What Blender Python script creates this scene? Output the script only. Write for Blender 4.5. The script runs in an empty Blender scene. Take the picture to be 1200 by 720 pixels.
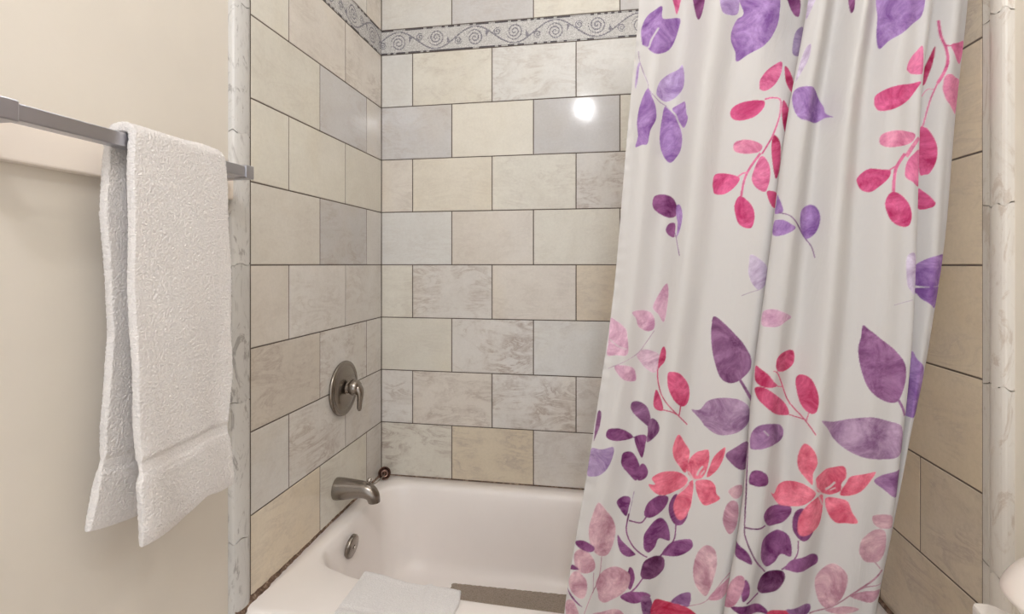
import bpy, bmesh, math, random
import numpy as np
from mathutils import Vector, Matrix
rnd = random.Random(7)
nrs = np.random.RandomState(11)
sc = bpy.context.scene
col = sc.collection
D = bpy.data

# ------------------------------------------------------------------ helpers
def lin(c):
    return tuple(((v / 255) / 12.92 if v / 255 <= 0.04045 else (((v / 255) + 0.055) / 1.055) ** 2.4) for v in c)

def new_obj(name, me, mat=None, parent=None, smooth=False):
    o = D.objects.new(name, me)
    col.objects.link(o)
    if mat is not None:
        me.materials.append(mat)
    if smooth:
        me.polygons.foreach_set('use_smooth', np.ones(len(me.polygons), dtype=bool))
    if parent is not None:
        o.parent = parent
    return o

def mesh_from(verts, faces, name):
    me = D.meshes.new(name)
    me.from_pydata([tuple(v) for v in verts], [], faces)
    me.update()
    return me

def from_bm(name, bm, mat, parent=None, smooth=False):
    bmesh.ops.recalc_face_normals(bm, faces=bm.faces)
    me = D.meshes.new(name)
    bm.to_mesh(me); bm.free()
    return new_obj(name, me, mat, parent, smooth)

def grid_mesh(name, P):
    """big quad grid from (rows, cols, 3) points"""
    n, m = P.shape[:2]
    me = D.meshes.new(name)
    idx = np.arange(n * m).reshape(n, m)
    q = np.stack([idx[:-1, :-1], idx[:-1, 1:], idx[1:, 1:], idx[1:, :-1]], -1).reshape(-1, 4)
    me.vertices.add(n * m); me.vertices.foreach_set('co', P.reshape(-1).astype(np.float32))
    me.loops.add(q.size); me.loops.foreach_set('vertex_index', q.reshape(-1).astype(np.int32))
    me.polygons.add(len(q)); me.polygons.foreach_set('loop_start', (np.arange(len(q)) * 4).astype(np.int32))
    me.update(calc_edges=True); me.validate()
    me.polygons.foreach_set('use_smooth', np.ones(len(q), dtype=bool))
    return me

def add_box(bm, lo, hi, bevel=0.0, seg=2):
    r = bmesh.ops.create_cube(bm, size=1.0)
    vs = r['verts']
    for v in vs:
        v.co = Vector([lo[i] + (v.co[i] + 0.5) * (hi[i] - lo[i]) for i in range(3)])
    if bevel:
        es = {e for v in vs for e in v.link_edges}
        bmesh.ops.bevel(bm, geom=list(es), offset=bevel, segments=seg, profile=0.5, affect='EDGES')

def rings_bm(rings, cap0=True, cap1=True, closed=True):
    bm = bmesh.new()
    R = [[bm.verts.new(p) for p in ring] for ring in rings]
    n = len(R[0])
    for a, b in zip(R[:-1], R[1:]):
        for i in range(n if closed else n - 1):
            j = (i + 1) % n
            bm.faces.new((a[i], a[j], b[j], b[i]))
    if cap0: bm.faces.new(list(reversed(R[0])))
    if cap1: bm.faces.new(R[-1])
    return bm

def lathe_x(profile, c, n=48):
    """profile of (x, r) turned round the x axis through c"""
    rings = [[(c[0] + x, c[1] + r * math.cos(2 * math.pi * k / n), c[2] + r * math.sin(2 * math.pi * k / n)) for k in range(n)] for x, r in profile]
    return rings_bm(rings)

def lathe_z(profile, c, n=48, sx=1.0, sy=1.0):
    rings = [[(c[0] + sx * r * math.cos(2 * math.pi * k / n), c[1] + sy * r * math.sin(2 * math.pi * k / n), c[2] + z) for k in range(n)] for r, z in profile]
    return rings_bm(rings)

def catmull(P, per=8, closed=False):
    P = np.asarray(P, float); n = len(P)
    out = []
    for i in range(n if closed else n - 1):
        g = (lambda j: P[j % n]) if closed else (lambda j: P[min(max(j, 0), n - 1)])
        p0, p1, p2, p3 = g(i - 1), g(i), g(i + 1), g(i + 2)
        for k in range(per):
            f = k / per
            out.append(0.5 * (2 * p1 + (p2 - p0) * f + (2 * p0 - 5 * p1 + 4 * p2 - p3) * f**2 + (3 * p1 - p0 - 3 * p2 + p3) * f**3))
    if not closed: out.append(P[-1])
    return np.array(out)

def tube_bm(path, radii, n=20, flat=(1, 1), per=6):
    """tube along a smooth path with changing radius"""
    P = catmull(path, per); r = catmull(np.asarray(radii, float)[:, None], per)[:, 0]
    rings = []
    up = Vector((0, 1, 0))
    for i in range(len(P)):
        t = Vector(P[min(i + 1, len(P) - 1)] - P[max(i - 1, 0)]).normalized()
        a = up.cross(t)
        if a.length < 1e-3: a = Vector((1, 0, 0)).cross(t)
        a.normalize(); b = t.cross(a)
        rings.append([tuple(Vector(P[i]) + a * (r[i] * flat[0] * math.cos(2 * math.pi * k / n)) + b * (r[i] * flat[1] * math.sin(2 * math.pi * k / n))) for k in range(n)])
    return rings_bm(rings)

def thing(name, label, cat, loc, group=None):
    o = D.objects.new(name, None); col.objects.link(o)
    o.location = loc; o.empty_display_size = 0.05
    o['label'] = label; o['category'] = cat
    if group: o['group'] = group
    return o

def put(o, root):
    """parent a world-space mesh to a thing without moving it"""
    o.parent = root
    o.matrix_parent_inverse = Matrix.Translation(-Vector(root.location))
    return o

def structure(o):
    o['kind'] = 'structure'
    return o

# ------------------------------------------------------------------ materials
def nodes_of(name):
    m = D.materials.new(name); m.use_nodes = True
    nt = m.node_tree
    b = nt.nodes['Principled BSDF']
    return m, nt, b

def N(nt, t, **kw):
    n = nt.nodes.new(t)
    for k, v in kw.items():
        if k in n.inputs.keys():
            n.inputs[k].default_value = v
        else:
            setattr(n, k, v)
    return n

def ramp(nt, fac, stops):
    r = nt.nodes.new('ShaderNodeValToRGB')
    while len(r.color_ramp.elements) < len(stops): r.color_ramp.elements.new(0.5)
    for e, (p, c) in zip(r.color_ramp.elements, stops):
        e.position = p; e.color = (*c, 1) if len(c) == 3 else c
    nt.links.new(fac, r.inputs[0])
    return r.outputs[0]

def mix(nt, fac, a, b, mode='MIX'):
    n = nt.nodes.new('ShaderNodeMix'); n.data_type = 'RGBA'; n.blend_type = mode
    for s, v in ((0, fac), (6, a), (7, b)):
        if hasattr(v, 'is_linked'): nt.links.new(v, n.inputs[s])
        else: n.inputs[s].default_value = v if s == 0 else ((*v, 1) if len(v) == 3 else v)
    return n.outputs[2]

def math_node(nt, op, a, b=0.0):
    n = nt.nodes.new('ShaderNodeMath'); n.operation = op
    for s, v in ((0, a), (1, b)):
        if hasattr(v, 'is_linked'): nt.links.new(v, n.inputs[s])
        else: n.inputs[s].default_value = v
    return n.outputs[0]

def position(nt, scale=(1, 1, 1), offset_attr=None):
    g = nt.nodes.new('ShaderNodeNewGeometry')
    out = g.outputs['Position']
    if offset_attr:
        a = N(nt, 'ShaderNodeAttribute', attribute_name=offset_attr)
        v = N(nt, 'ShaderNodeVectorMath', operation='ADD')
        nt.links.new(out, v.inputs[0]); nt.links.new(a.outputs['Vector'], v.inputs[1]); out = v.outputs[0]
    m = nt.nodes.new('ShaderNodeMapping'); m.inputs['Scale'].default_value = scale
    nt.links.new(out, m.inputs[0])
    return m

def noise(nt, vec, scale, detail=4, rough=0.55, distort=0.0):
    n = N(nt, 'ShaderNodeTexNoise', Scale=scale, Detail=detail, Roughness=rough, Distortion=distort)
    nt.links.new(vec, n.inputs['Vector'])
    return n.outputs[0]

def bump(nt, b, h, strength, dist):
    n = N(nt, 'ShaderNodeBump', Strength=strength, Distance=dist)
    nt.links.new(h, n.inputs['Height']); nt.links.new(n.outputs[0], b.inputs['Normal'])
    return n

def simple(name, rgb, rough=0.5, metal=0.0, bumps=None, spec=0.5, var=0.0, coat=0.0):
    m, nt, b = nodes_of(name)
    b.inputs['Roughness'].default_value = rough; b.inputs['Metallic'].default_value = metal
    b.inputs['Specular IOR Level'].default_value = spec
    b.inputs['Coat Weight'].default_value = coat
    c = lin(rgb)
    p = position(nt)
    f = noise(nt, p.outputs[0], 9.0, 5)
    lo = tuple(v * (1 - var) for v in c); hi = tuple(min(1, v * (1 + var)) for v in c)
    nt.links.new(ramp(nt, f, [(0.3, lo), (0.7, hi)]), b.inputs['Base Color'])
    if bumps:
        bump(nt, b, noise(nt, p.outputs[0], bumps[0], 3), bumps[1], bumps[2])
    return m

def marble_tile(name):
    m, nt, b = nodes_of(name)
    tint = N(nt, 'ShaderNodeAttribute', attribute_name='tint')
    p = position(nt, (1, 1, 1), 'shift')
    # soft clouds
    cl = noise(nt, p.outputs[0], 5.5, 6, 0.6, 0.8)
    base = mix(nt, ramp(nt, cl, [(0.35, (0, 0, 0)), (0.72, (1, 1, 1))]), tint.outputs['Color'], mix(nt, 1.0, tint.outputs['Color'], (0.93, 0.92, 0.905), 'MULTIPLY'))
    # warm patches
    wp = noise(nt, p.outputs[0], 3.4, 3, 0.5, 0.4)
    base = mix(nt, math_node(nt, 'MULTIPLY', ramp(nt, wp, [(0.52, (0, 0, 0)), (0.75, (1, 1, 1))]), 0.55), base, mix(nt, 1.0, base, (1.0, 0.95, 0.86), 'MULTIPLY'))
    # slanting veins, as strong as the tile's own share of them
    mp = N(nt, 'ShaderNodeMapping'); mp.inputs['Rotation'].default_value = (0.5, 0.75, 0.6); mp.inputs['Scale'].default_value = (1.0, 1.0, 3.4)
    nt.links.new(p.outputs[0], mp.inputs[0])
    v1 = noise(nt, mp.outputs[0], 5.0, 9, 0.66, 1.6)
    band = ramp(nt, v1, [(0.40, (0, 0, 0)), (0.485, (.55, .55, .55)), (0.515, (.9, .9, .9)), (0.56, (0.15, 0.15, 0.15)), (0.66, (0, 0, 0))])
    brk = ramp(nt, noise(nt, p.outputs[0], 8.0, 5, 0.7), [(0.42, (0, 0, 0)), (0.62, (1, 1, 1))])
    fac = math_node(nt, 'MULTIPLY', math_node(nt, 'MULTIPLY', band, brk), tint.outputs['Alpha'])
    base = mix(nt, fac, base, lin((174, 160, 150)))
    # fine grain
    gr = noise(nt, p.outputs[0], 120.0, 3, 0.7)
    base = mix(nt, 0.10, base, mix(nt, 1.0, base, ramp(nt, gr, [(0.3, (.55, .55, .55)), (0.7, (1.3, 1.3, 1.3))]), 'MULTIPLY'))
    nt.links.new(base, b.inputs['Base Color'])
    nt.links.new(ramp(nt, cl, [(0.3, (.085, .085, .085)), (0.8, (.12, .12, .12))]), b.inputs['Roughness'])
    bump(nt, b, noise(nt, p.outputs[0], 14.0, 3), 0.05, 0.004)
    return m

def marble_trim(name, light, dark):
    m, nt, b = nodes_of(name)
    tint = N(nt, 'ShaderNodeAttribute', attribute_name='tint')
    p = position(nt, (3.0, 3.0, 1.0), 'shift')
    v = noise(nt, p.outputs[0], 7.0, 9, 0.68, 2.0)
    c = ramp(nt, v, [(0.28, lin(dark)), (0.44, lin(light)), (0.56, lin(light)), (0.63, lin(dark)), (0.75, lin(light))])
    c = mix(nt, 1.0, c, tint.outputs['Color'], 'MULTIPLY')
    nt.links.new(c, b.inputs['Base Color'])
    b.inputs['Roughness'].default_value = 0.4
    return m

M = {}
M['tile'] = marble_tile('polished marble tile')
M['grout'] = simple('dark grey grout', (88, 76, 68), 0.9, bumps=(300, 0.4, 0.001), var=0.15)
M['trim_grey'] = marble_trim('grey veined marble', (216, 214, 212), (166, 162, 160))
M['trim_cream'] = marble_trim('cream veined marble', (212, 206, 198), (192, 180, 168))
M['paint'] = simple('cream semi-gloss paint', (219, 212, 202), 0.38, bumps=(60, 0.10, 0.002), var=0.015)
M['paint_right'] = simple('pale cream paint', (226, 219, 206), 0.4, bumps=(60, 0.08, 0.002), var=0.01)
M['ceiling'] = simple('white ceiling paint', (238, 234, 226), 0.8, var=0.01)
M['floor'] = simple('beige stone floor', (178, 164, 148), 0.4, var=0.08)
M['strip'] = simple('white gloss paint on wood', (236, 226, 216), 0.35, bumps=(30, 0.06, 0.003), var=0.01)
M['enamel'] = simple('white enamel', (246, 240, 237), 0.34, var=0.012, coat=0.0)
M['porcelain'] = simple('white porcelain', (236, 232, 226), 0.10, var=0.005, coat=0.3)
M['chrome'] = simple('chrome', (196, 190, 184), 0.16, 1.0, var=0.03)
M['nickel'] = simple('worn brushed nickel', (150, 142, 134), 0.26, 1.0, bumps=(160, 0.08, 0.001), var=0.12)
M['steel'] = simple('satin steel', (188, 188, 194), 0.34, 1.0, var=0.03)
M['brass'] = simple('tarnished brass brown', (104, 82, 74), 0.22, 1.0, var=0.2)
M['rubber'] = simple('dark rubber', (40, 30, 28), 0.6, var=0.1)
M['plastic'] = simple('white plastic', (240, 234, 226), 0.3, var=0.005)
def mat_caulk():
    m, nt, b = nodes_of('dirty brown caulk')
    p = position(nt)
    f = noise(nt, p.outputs[0], 70.0, 5, 0.7)
    nt.links.new(ramp(nt, f, [(0.3, lin((62, 46, 38))), (0.52, lin((112, 88, 72))), (0.66, lin((176, 156, 138)))]), b.inputs['Base Color'])
    b.inputs['Roughness'].default_value = 0.8
    bump(nt, b, f, 0.6, 0.003)
    return m
M['caulk'] = mat_caulk()
def mat_mat():
    m, nt, b = nodes_of('grey woven bath mat')
    p = position(nt)
    ck = N(nt, 'ShaderNodeTexVoronoi', Scale=260.0); nt.links.new(p.outputs[0], ck.inputs['Vector'])
    nt.links.new(ramp(nt, ck.outputs['Distance'], [(0.1, lin((172, 158, 145))), (0.8, lin((144, 132, 120)))]), b.inputs['Base Color'])
    b.inputs['Roughness'].default_value = 0.8
    bump(nt, b, ck.outputs['Distance'], 0.4, 0.002)
    return m
M['mat'] = mat_mat()
def mat_terry(name, rgb):
    m, nt, b = nodes_of(name)
    p = position(nt)
    f = noise(nt, p.outputs[0], 330.0, 3, 0.7)
    c = lin(rgb)
    nt.links.new(ramp(nt, f, [(0.3, tuple(v * .88 for v in c)), (0.62, c)]), b.inputs['Base Color'])
    b.inputs['Roughness'].default_value = 0.95; b.inputs['Specular IOR Level'].default_value = 0.1
    b.inputs['Sheen Weight'].default_value = 0.25
    bump(nt, b, f, 0.8, 0.006)
    return m
M['terry'] = mat_terry('white terry cloth', (243, 238, 236))
def mat_mosaic():
    m, nt, b = nodes_of('small stone mosaic')
    a = N(nt, 'ShaderNodeAttribute', attribute_name='stone')
    nt.links.new(a.outputs['Color'], b.inputs['Base Color'])
    b.inputs['Roughness'].default_value = 0.35
    return m
M['mosaic'] = mat_mosaic()
def mat_curtain():
    m, nt, b = nodes_of('white polyester with printed leaves')
    a = N(nt, 'ShaderNodeAttribute', attribute_name='print')
    uv = N(nt, 'ShaderNodeAttribute', attribute_name='cloth')
    f1 = noise(nt, uv.outputs['Vector'], 21.0, 6, 0.68, 0.8)      # watercolour blotches
    f2 = noise(nt, uv.outputs['Vector'], 130.0, 3, 0.6)
    pale = N(nt, 'ShaderNodeGamma', Gamma=0.74); nt.links.new(a.outputs['Color'], pale.inputs[0])
    wash = mix(nt, ramp(nt, f1, [(0.36, (0, 0, 0)), (0.66, (1, 1, 1))]), mix(nt, 1.0, a.outputs['Color'], (0.62, 0.54, 0.62), 'MULTIPLY'), mix(nt, 0.10, pale.outputs[0], (0.82, 0.72, 0.80)))
    wash = mix(nt, 0.2, wash, mix(nt, 1.0, wash, ramp(nt, f2, [(0.3, (.6, .6, .6)), (0.7, (1.4, 1.4, 1.4))]), 'MULTIPLY'))
    c = mix(nt, a.outputs['Alpha'], lin((202, 199, 198)), wash)
    nt.links.new(c, b.inputs['Base Color'])
    b.inputs['Roughness'].default_value = 0.6
    b.inputs['Specular IOR Level'].default_value = 0.22
    mp = N(nt, 'ShaderNodeMapping'); mp.inputs['Scale'].default_value = (1, 0.35, 1)
    nt.links.new(uv.outputs['Vector'], mp.inputs[0])
    w = noise(nt, mp.outputs[0], 22.0, 4, 0.6, 0.8)
    bump(nt, b, w, 0.22, 0.012)
    tr = N(nt, 'ShaderNodeBsdfTranslucent'); nt.links.new(c, tr.inputs['Color'])
    mx = N(nt, 'ShaderNodeMixShader'); mx.inputs[0].default_value = 0.18
    out = nt.nodes['Material Output']
    nt.links.new(b.outputs[0], mx.inputs[1]); nt.links.new(tr.outputs[0], mx.inputs[2]); nt.links.new(mx.outputs[0], out.inputs['Surface'])
    return m
M['curtain'] = mat_curtain()
def mat_bulb():
    m, nt, b = nodes_of('glowing frosted bulb')
    e = N(nt, 'ShaderNodeEmission', Color=(0.97, 0.975, 1.0, 1), Strength=BULB)
    nt.links.new(e.outputs[0], nt.nodes['Material Output'].inputs['Surface'])
    return m
BULB = 470.0
M['bulb'] = mat_bulb()
def mat_fill_disc():
    m, nt, b = nodes_of('glowing fill disc')  # emitter of the fill light added over the tub
    e = N(nt, 'ShaderNodeEmission', Color=(0.98, 0.98, 1.0, 1), Strength=58.0)
    nt.links.new(e.outputs[0], nt.nodes['Material Output'].inputs['Surface'])
    return m
M['disc'] = mat_fill_disc()

# ------------------------------------------------------------------ the room
W = 1.4841            # tiled width between the side walls
STEP = 0.15375        # half a tile and its joint
Z0, H = 1.8076, 0.2004
BAND0, BAND1 = 2.0080, 2.1035
TOP = 2.70
REAR = -2.75
def slab(name, lo, hi, mat):
    bm = bmesh.new(); add_box(bm, lo, hi)
    return from_bm(name, bm, mat)
structure(slab('floor', (-0.15, REAR, -0.1), (W + 0.15, 0.1, 0.0), M['floor']))
structure(slab('ceiling', (-0.15, REAR, TOP), (W + 0.15, 0.1, TOP + 0.1), M['ceiling']))
wall_back = structure(slab('wall_back', (-0.15, 0.004, 0.0), (W + 0.15, 0.1, TOP), M['grout']))
wall_left = structure(slab('wall_left', (-0.15, REAR, 0.0), (-0.012, 0.004, TOP), M['paint']))
wall_right = structure(slab('wall_right', (W + 0.006, REAR, 0.0), (W + 0.15, 0.004, TOP), M['paint_right']))

# tiles: boxes with a fine bevel, each with its own tint, share of veins and piece of marble
def rows():
    """(z_low, z_high, parity) from the tub up; parity 0 = joints on even steps"""
    out = []
    for k in range(-1, 8):
        out.append((Z0 - H * (k + 1), Z0 - H * k, (k + 1) % 2))
    out.append((BAND1, BAND1 + H, 1)); out.append((BAND1 + H, TOP, 0))
    return out
ROWS = rows()
GAP = 0.0014
def tiled(name, plane, spans, parent, seed):
    """plane(s, d, z) -> world; spans: list of (s0, s1, z0, z1, tint, veins)"""
    verts, faces, tints, shifts = [], [], [], []
    r = random.Random(seed)
    for s0, s1, z0, z1, t, v in spans:
        s0 += GAP; s1 -= GAP; z0 += GAP; z1 -= GAP
        tilt = [r.uniform(-0.0004, 0.0004) for _ in range(4)]
        b = 0.0016
        o = [(s0, z0), (s1, z0), (s1, z1), (s0, z1)]
        i = [(s0 + b, z0 + b), (s1 - b, z0 + b), (s1 - b, z1 - b), (s0 + b, z1 - b)]
        k = len(verts)
        verts += [plane(s, 0.006, z) for s, z in o] + [plane(s, 0.0013, z) for s, z in o] + [plane(s, tilt[q], z) for q, (s, z) in enumerate(i)]
        fs = [(8, 9, 10, 11)] + [(a, (a + 1) % 4, 4 + (a + 1) % 4, 4 + a) for a in range(4)] + [(4 + a, 4 + (a + 1) % 4, 8 + (a + 1) % 4, 8 + a) for a in range(4)]
        faces += [tuple(k + q for q in f) for f in fs]
        tints += [(*[c * 0.86 for c in lin(t)], v)] * 12
        sh = (r.uniform(-9, 9), r.uniform(-9, 9), r.uniform(-9, 9))
        shifts += [sh] * 12
    me = mesh_from(verts, faces, name)
    a = me.attributes.new('tint', 'FLOAT_COLOR', 'POINT'); a.data.foreach_set('color', np.array(tints, np.float32).reshape(-1))
    a = me.attributes.new('shift', 'FLOAT_VECTOR', 'POINT'); a.data.foreach_set('vector', np.array(shifts, np.float32).reshape(-1))
    bm = bmesh.new(); bm.from_mesh(me); bmesh.ops.recalc_face_normals(bm, faces=bm.faces); bm.to_mesh(me); bm.free()
    return new_obj(name, me, M['tile'], parent)

CR, GR, WH, PK, YE, BG = (238, 232, 219), (221, 217, 215), (236, 233, 228), (236, 227, 216), (236, 222, 200), (236, 230, 223)
BACK_TINT = {  # (row from below the mosaic, tile) -> (tint, veins)
    (0, 0): (WH, .2), (0, 1): (CR, .5), (0, 2): (WH, .5), (0, 3): (WH, .5),
    (1, 0): (GR, .5), (1, 1): ((243, 236, 222), .1), (1, 2): (GR, .15), (1, 3): (CR, .3),
    (2, 0): (PK, .4), (2, 1): ((240, 231, 215), .2), (2, 2): (CR, .35), (2, 3): (BG, 1.2),
    (3, 0): (WH, .2), (3, 1): (PK, .25), (3, 2): (CR, .2),
    (4, 0): (CR, .3), (4, 1): (BG, .8), (4, 2): (PK, .3), (4, 3): (YE, .4),
    (5, 0): (CR, .2), (5, 1): (BG, 1.2), (5, 2): (WH, .3),
    (6, 0): (BG, .8), (6, 1): (PK, .9), (6, 2): (BG, 1.1), (6, 3): (BG, .6),
    (7, 0): (CR, 1.1), (7, 1): ((238, 224, 200), .7), (7, 2): (BG, .4),
    (9, 0): (WH, .3), (9, 1): (GR, .4), (9, 2): (CR, .3), (9, 3): (GR, .4)}
LEFT_TINT = {  # counted from the corner
    (0, 0): (PK, .6), (0, 1): (PK, .4), (0, 2): (CR, .1),
    (1, 0): (BG, .1), (1, 1): (GR, .4), (1, 2): (CR, .2),
    (2, 0): (CR, .1), (2, 1): (CR, .1), (2, 2): (CR, .1),
    (3, 0): (BG, .1), (3, 1): ((212, 207, 203), .7), (3, 2): ((235, 228, 217), .2),
    (4, 0): (BG, .4), (4, 1): (BG, .4), (4, 2): (PK, .2),
    (5, 0): (BG, .4), (5, 1): (BG, .9), (5, 2): ((226, 216, 203), .8),
    (6, 0): (BG, .5), (6, 1): (BG, .8), (6, 2): ((230, 225, 219), .3),
    (7, 0): (BG, .4), (7, 1): (CR, .4), (7, 2): ((240, 226, 204), .4)}
def spans_for(first, length, table, seed, parity_flip=0):
    r = random.Random(seed)
    out = []
    for k, (z0, z1, par) in enumerate(ROWS):
        par ^= parity_flip
        js = [0.0] + [first + STEP * i for i in range(par, 40, 2) if 0.01 < first + STEP * i < length - 0.03] + [length]
        for q, (a, b) in enumerate(zip(js[:-1], js[1:])):
            t, v = table.get((k, q), (r.choice([CR, GR, WH, PK, BG, CR]), r.choice([.1, .3, .5, .8])))
            dt = r.uniform(-3, 3); t = (t[0] - 4 + dt, t[1] - 2 + dt, t[2] + dt)
            out.append((a, b, z0, z1, t, v))
    return out
DEPTH_L, DEPTH_R = 0.7363, 0.809
tiled('tile_facing', lambda s, d, z: (s, d, z), spans_for(0.1252, W, BACK_TINT, 3), wall_back, 3)
tiled('tile_facing', lambda s, d, z: (-d, -s, z), spans_for(0.1229, DEPTH_L, LEFT_TINT, 5, 1), wall_left, 5)
RT = {}
for k in range(12):
    for q in range(5): RT[(k, q)] = (((226, 208, 182), .5) if (k + q) % 3 else ((220, 204, 182), .9))
tiled('tile_facing', lambda s, d, z: (W + d, -s, z), spans_for(0.0190, DEPTH_R, RT, 6, 0), wall_right, 6)
# grout beds behind the tiles of the side walls
for root, lo, hi in ((wall_back, (-0.001, 0.0011, 0), (W + 0.001, 0.0045, TOP)), (wall_left, (-0.0121, -DEPTH_L, 0), (-0.0011, 0.0039, TOP)), (wall_right, (W + 0.0011, -0.8338, 0), (W + 0.0065, 0.0039, TOP))):
    bm = bmesh.new(); add_box(bm, lo, hi); from_bm('grout_bed', bm, M['grout'], root)

# mosaic border: rows of tesserae, scrolling vine and spirals in darker stone
def mosaic(name, plane, length, s_first, parent, seed):
    tess = 0.0030
    n = int(round((BAND1 - BAND0 - 0.003) / tess)); m = int(round(length / tess))
    r = np.random.RandomState(seed)
    S = (np.arange(m) + 0.5) * length / m; Zc = -0.0463 + (np.arange(n) + 0.5) * 0.0926 / n
    s, z = np.meshgrid(S, Zc)
    P = 0.149; lw = 0.0023
    u = (s - s_first) / P
    k = np.round(u); sg = np.where(k % 2 == 0, 1.0, -1.0)
    d_line = np.abs(z - 0.036 * np.cos(np.pi * u)) / np.sqrt(1 + (0.036 * np.pi / P * np.sin(np.pi * u)) ** 2)
    dark = (d_line < lw * 1.15).astype(float)
    def spiral(cs, cz, r0, r1, turns, ph):
        x, y = s - cs, (z - cz) * sg
        rr = np.hypot(x, y); th = np.arctan2(y, x)
        q = (th - ph) / (2 * np.pi)
        pitch = (r1 - r0) / turns
        w = (rr - r0) / pitch - q
        d = np.abs(w - np.round(w)) * pitch
        return (d < lw * 0.95) & (rr < r1) & (rr > r0 * 0.5)
    main = spiral(s_first + k * P, -0.006 * sg, 0.003, 0.0310, 2.3, 0.6)
    k2 = np.floor(u + 0.92); sg2 = np.where(k2 % 2 == 0, 1.0, -1.0)
    sg_keep = sg; sg = sg2
    x0 = s_first + k2 * P - 0.063
    small = spiral(x0, -0.011 * sg2, 0.003, 0.0145, 1.4, 2.2)
    sg = sg_keep
    xa = s - (s_first + np.floor(u + 0.35) * P + 0.046); sga = np.where(np.floor(u + 0.35) % 2 == 0, 1.0, -1.0)
    za = (z * sga) - 0.004
    tri = (za < 0.012) & (za > -0.010) & (np.abs(xa - za * .25) < (za + 0.012) * 0.32)
    out_of_line = np.hypot(s - (s_first + k * P), z + 0.006 * sg) < 0.0310
    dk = np.where(main | small | tri | ((dark > 0) & ~out_of_line) | ((dark > 0) & (np.abs(z) > 0.026)), 1.0, 0.0)
    base = np.array(lin((222, 220, 218))); ink = np.array(lin((142, 140, 150))); deep = np.array(lin((70, 68, 74)))
    jit = r.uniform(0.80, 1.16, (n, m, 1))
    c = base * jit * (1 - dk[..., None]) + ink * r.uniform(0.75, 1.35, (n, m, 1)) * dk[..., None]
    edge = np.abs(z) > 0.0405
    blk = r.rand(2, m // 4 + 2)
    bid = np.where(z[:, :1] > 0, 1, 0)
    on = blk[np.repeat(bid, m, 1), np.repeat((np.arange(m) // 4)[None], n, 0)]
    ec = np.where((on > 0.45)[..., None], deep * r.uniform(0.8, 1.8, (n, m, 1)), base * 0.72 * jit)
    c = np.where(edge[..., None], ec, c)
    g = 0.00022
    hs, hz = length / m / 2 - g, 0.0926 / n / 2 - g
    zc = (BAND0 + BAND1) / 2
    dep = r.uniform(-0.0003, 0.0003, (n, m))
    corners = [(-hs, -hz), (hs, -hz), (hs, hz), (-hs, hz)]
    V = np.empty((n, m, 4, 3))
    for q, (a, b) in enumerate(corners):
        x, y, zz = plane(s + a, dep + 0.0006, z + b + zc)
        V[:, :, q, 0] = x; V[:, :, q, 1] = y; V[:, :, q, 2] = zz
    F = np.arange(n * m * 4).reshape(-1, 4)
    me = D.meshes.new(name)
    me.vertices.add(n * m * 4); me.vertices.foreach_set('co', V.reshape(-1).astype(np.float32))
    me.loops.add(F.size); me.loops.foreach_set('vertex_index', F.reshape(-1).astype(np.int32))
    me.polygons.add(len(F)); me.polygons.foreach_set('loop_start', (np.arange(len(F)) * 4).astype(np.int32))
    me.update(calc_edges=True)
    a = me.attributes.new('stone', 'FLOAT_COLOR', 'POINT')
    C4 = np.concatenate([np.repeat(c[:, :, None, :], 4, 2), np.ones((n, m, 4, 1))], -1)
    a.data.foreach_set('color', C4.reshape(-1).astype(np.float32))
    o = new_obj(name, me, M['mosaic'], parent)
    # the bed the little stones sit in
    bed = D.meshes.new('mosaic_bed')
    pts = [plane(np.float64(a), np.float64(d), np.float64(b)) for d in (0.0012, 0.005) for a, b in ((0, BAND0), (length, BAND0), (length, BAND1), (0, BAND1))]
    bed = mesh_from(pts, [(0, 1, 2, 3), (7, 6, 5, 4), (0, 4, 5, 1), (1, 5, 6, 2), (2, 6, 7, 3), (3, 7, 4, 0)], 'mosaic_bed')
    new_obj('mosaic_bed', bed, M['mosaic_bed'], o)
    return o
M['mosaic_bed'] = simple('pale mosaic grout', (176, 172, 170), 0.8, var=0.05)
mosaic('mosaic_border', lambda s, d, z: (s, d, z), W, 0.069, wall_back, 21)
mosaic('mosaic_border', lambda s, d, z: (-d, -s, z), DEPTH_L, 0.075, wall_left, 22)
mosaic('mosaic_border', lambda s, d, z: (W + d, -s, z), DEPTH_R, 0.075, wall_right, 23)

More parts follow.
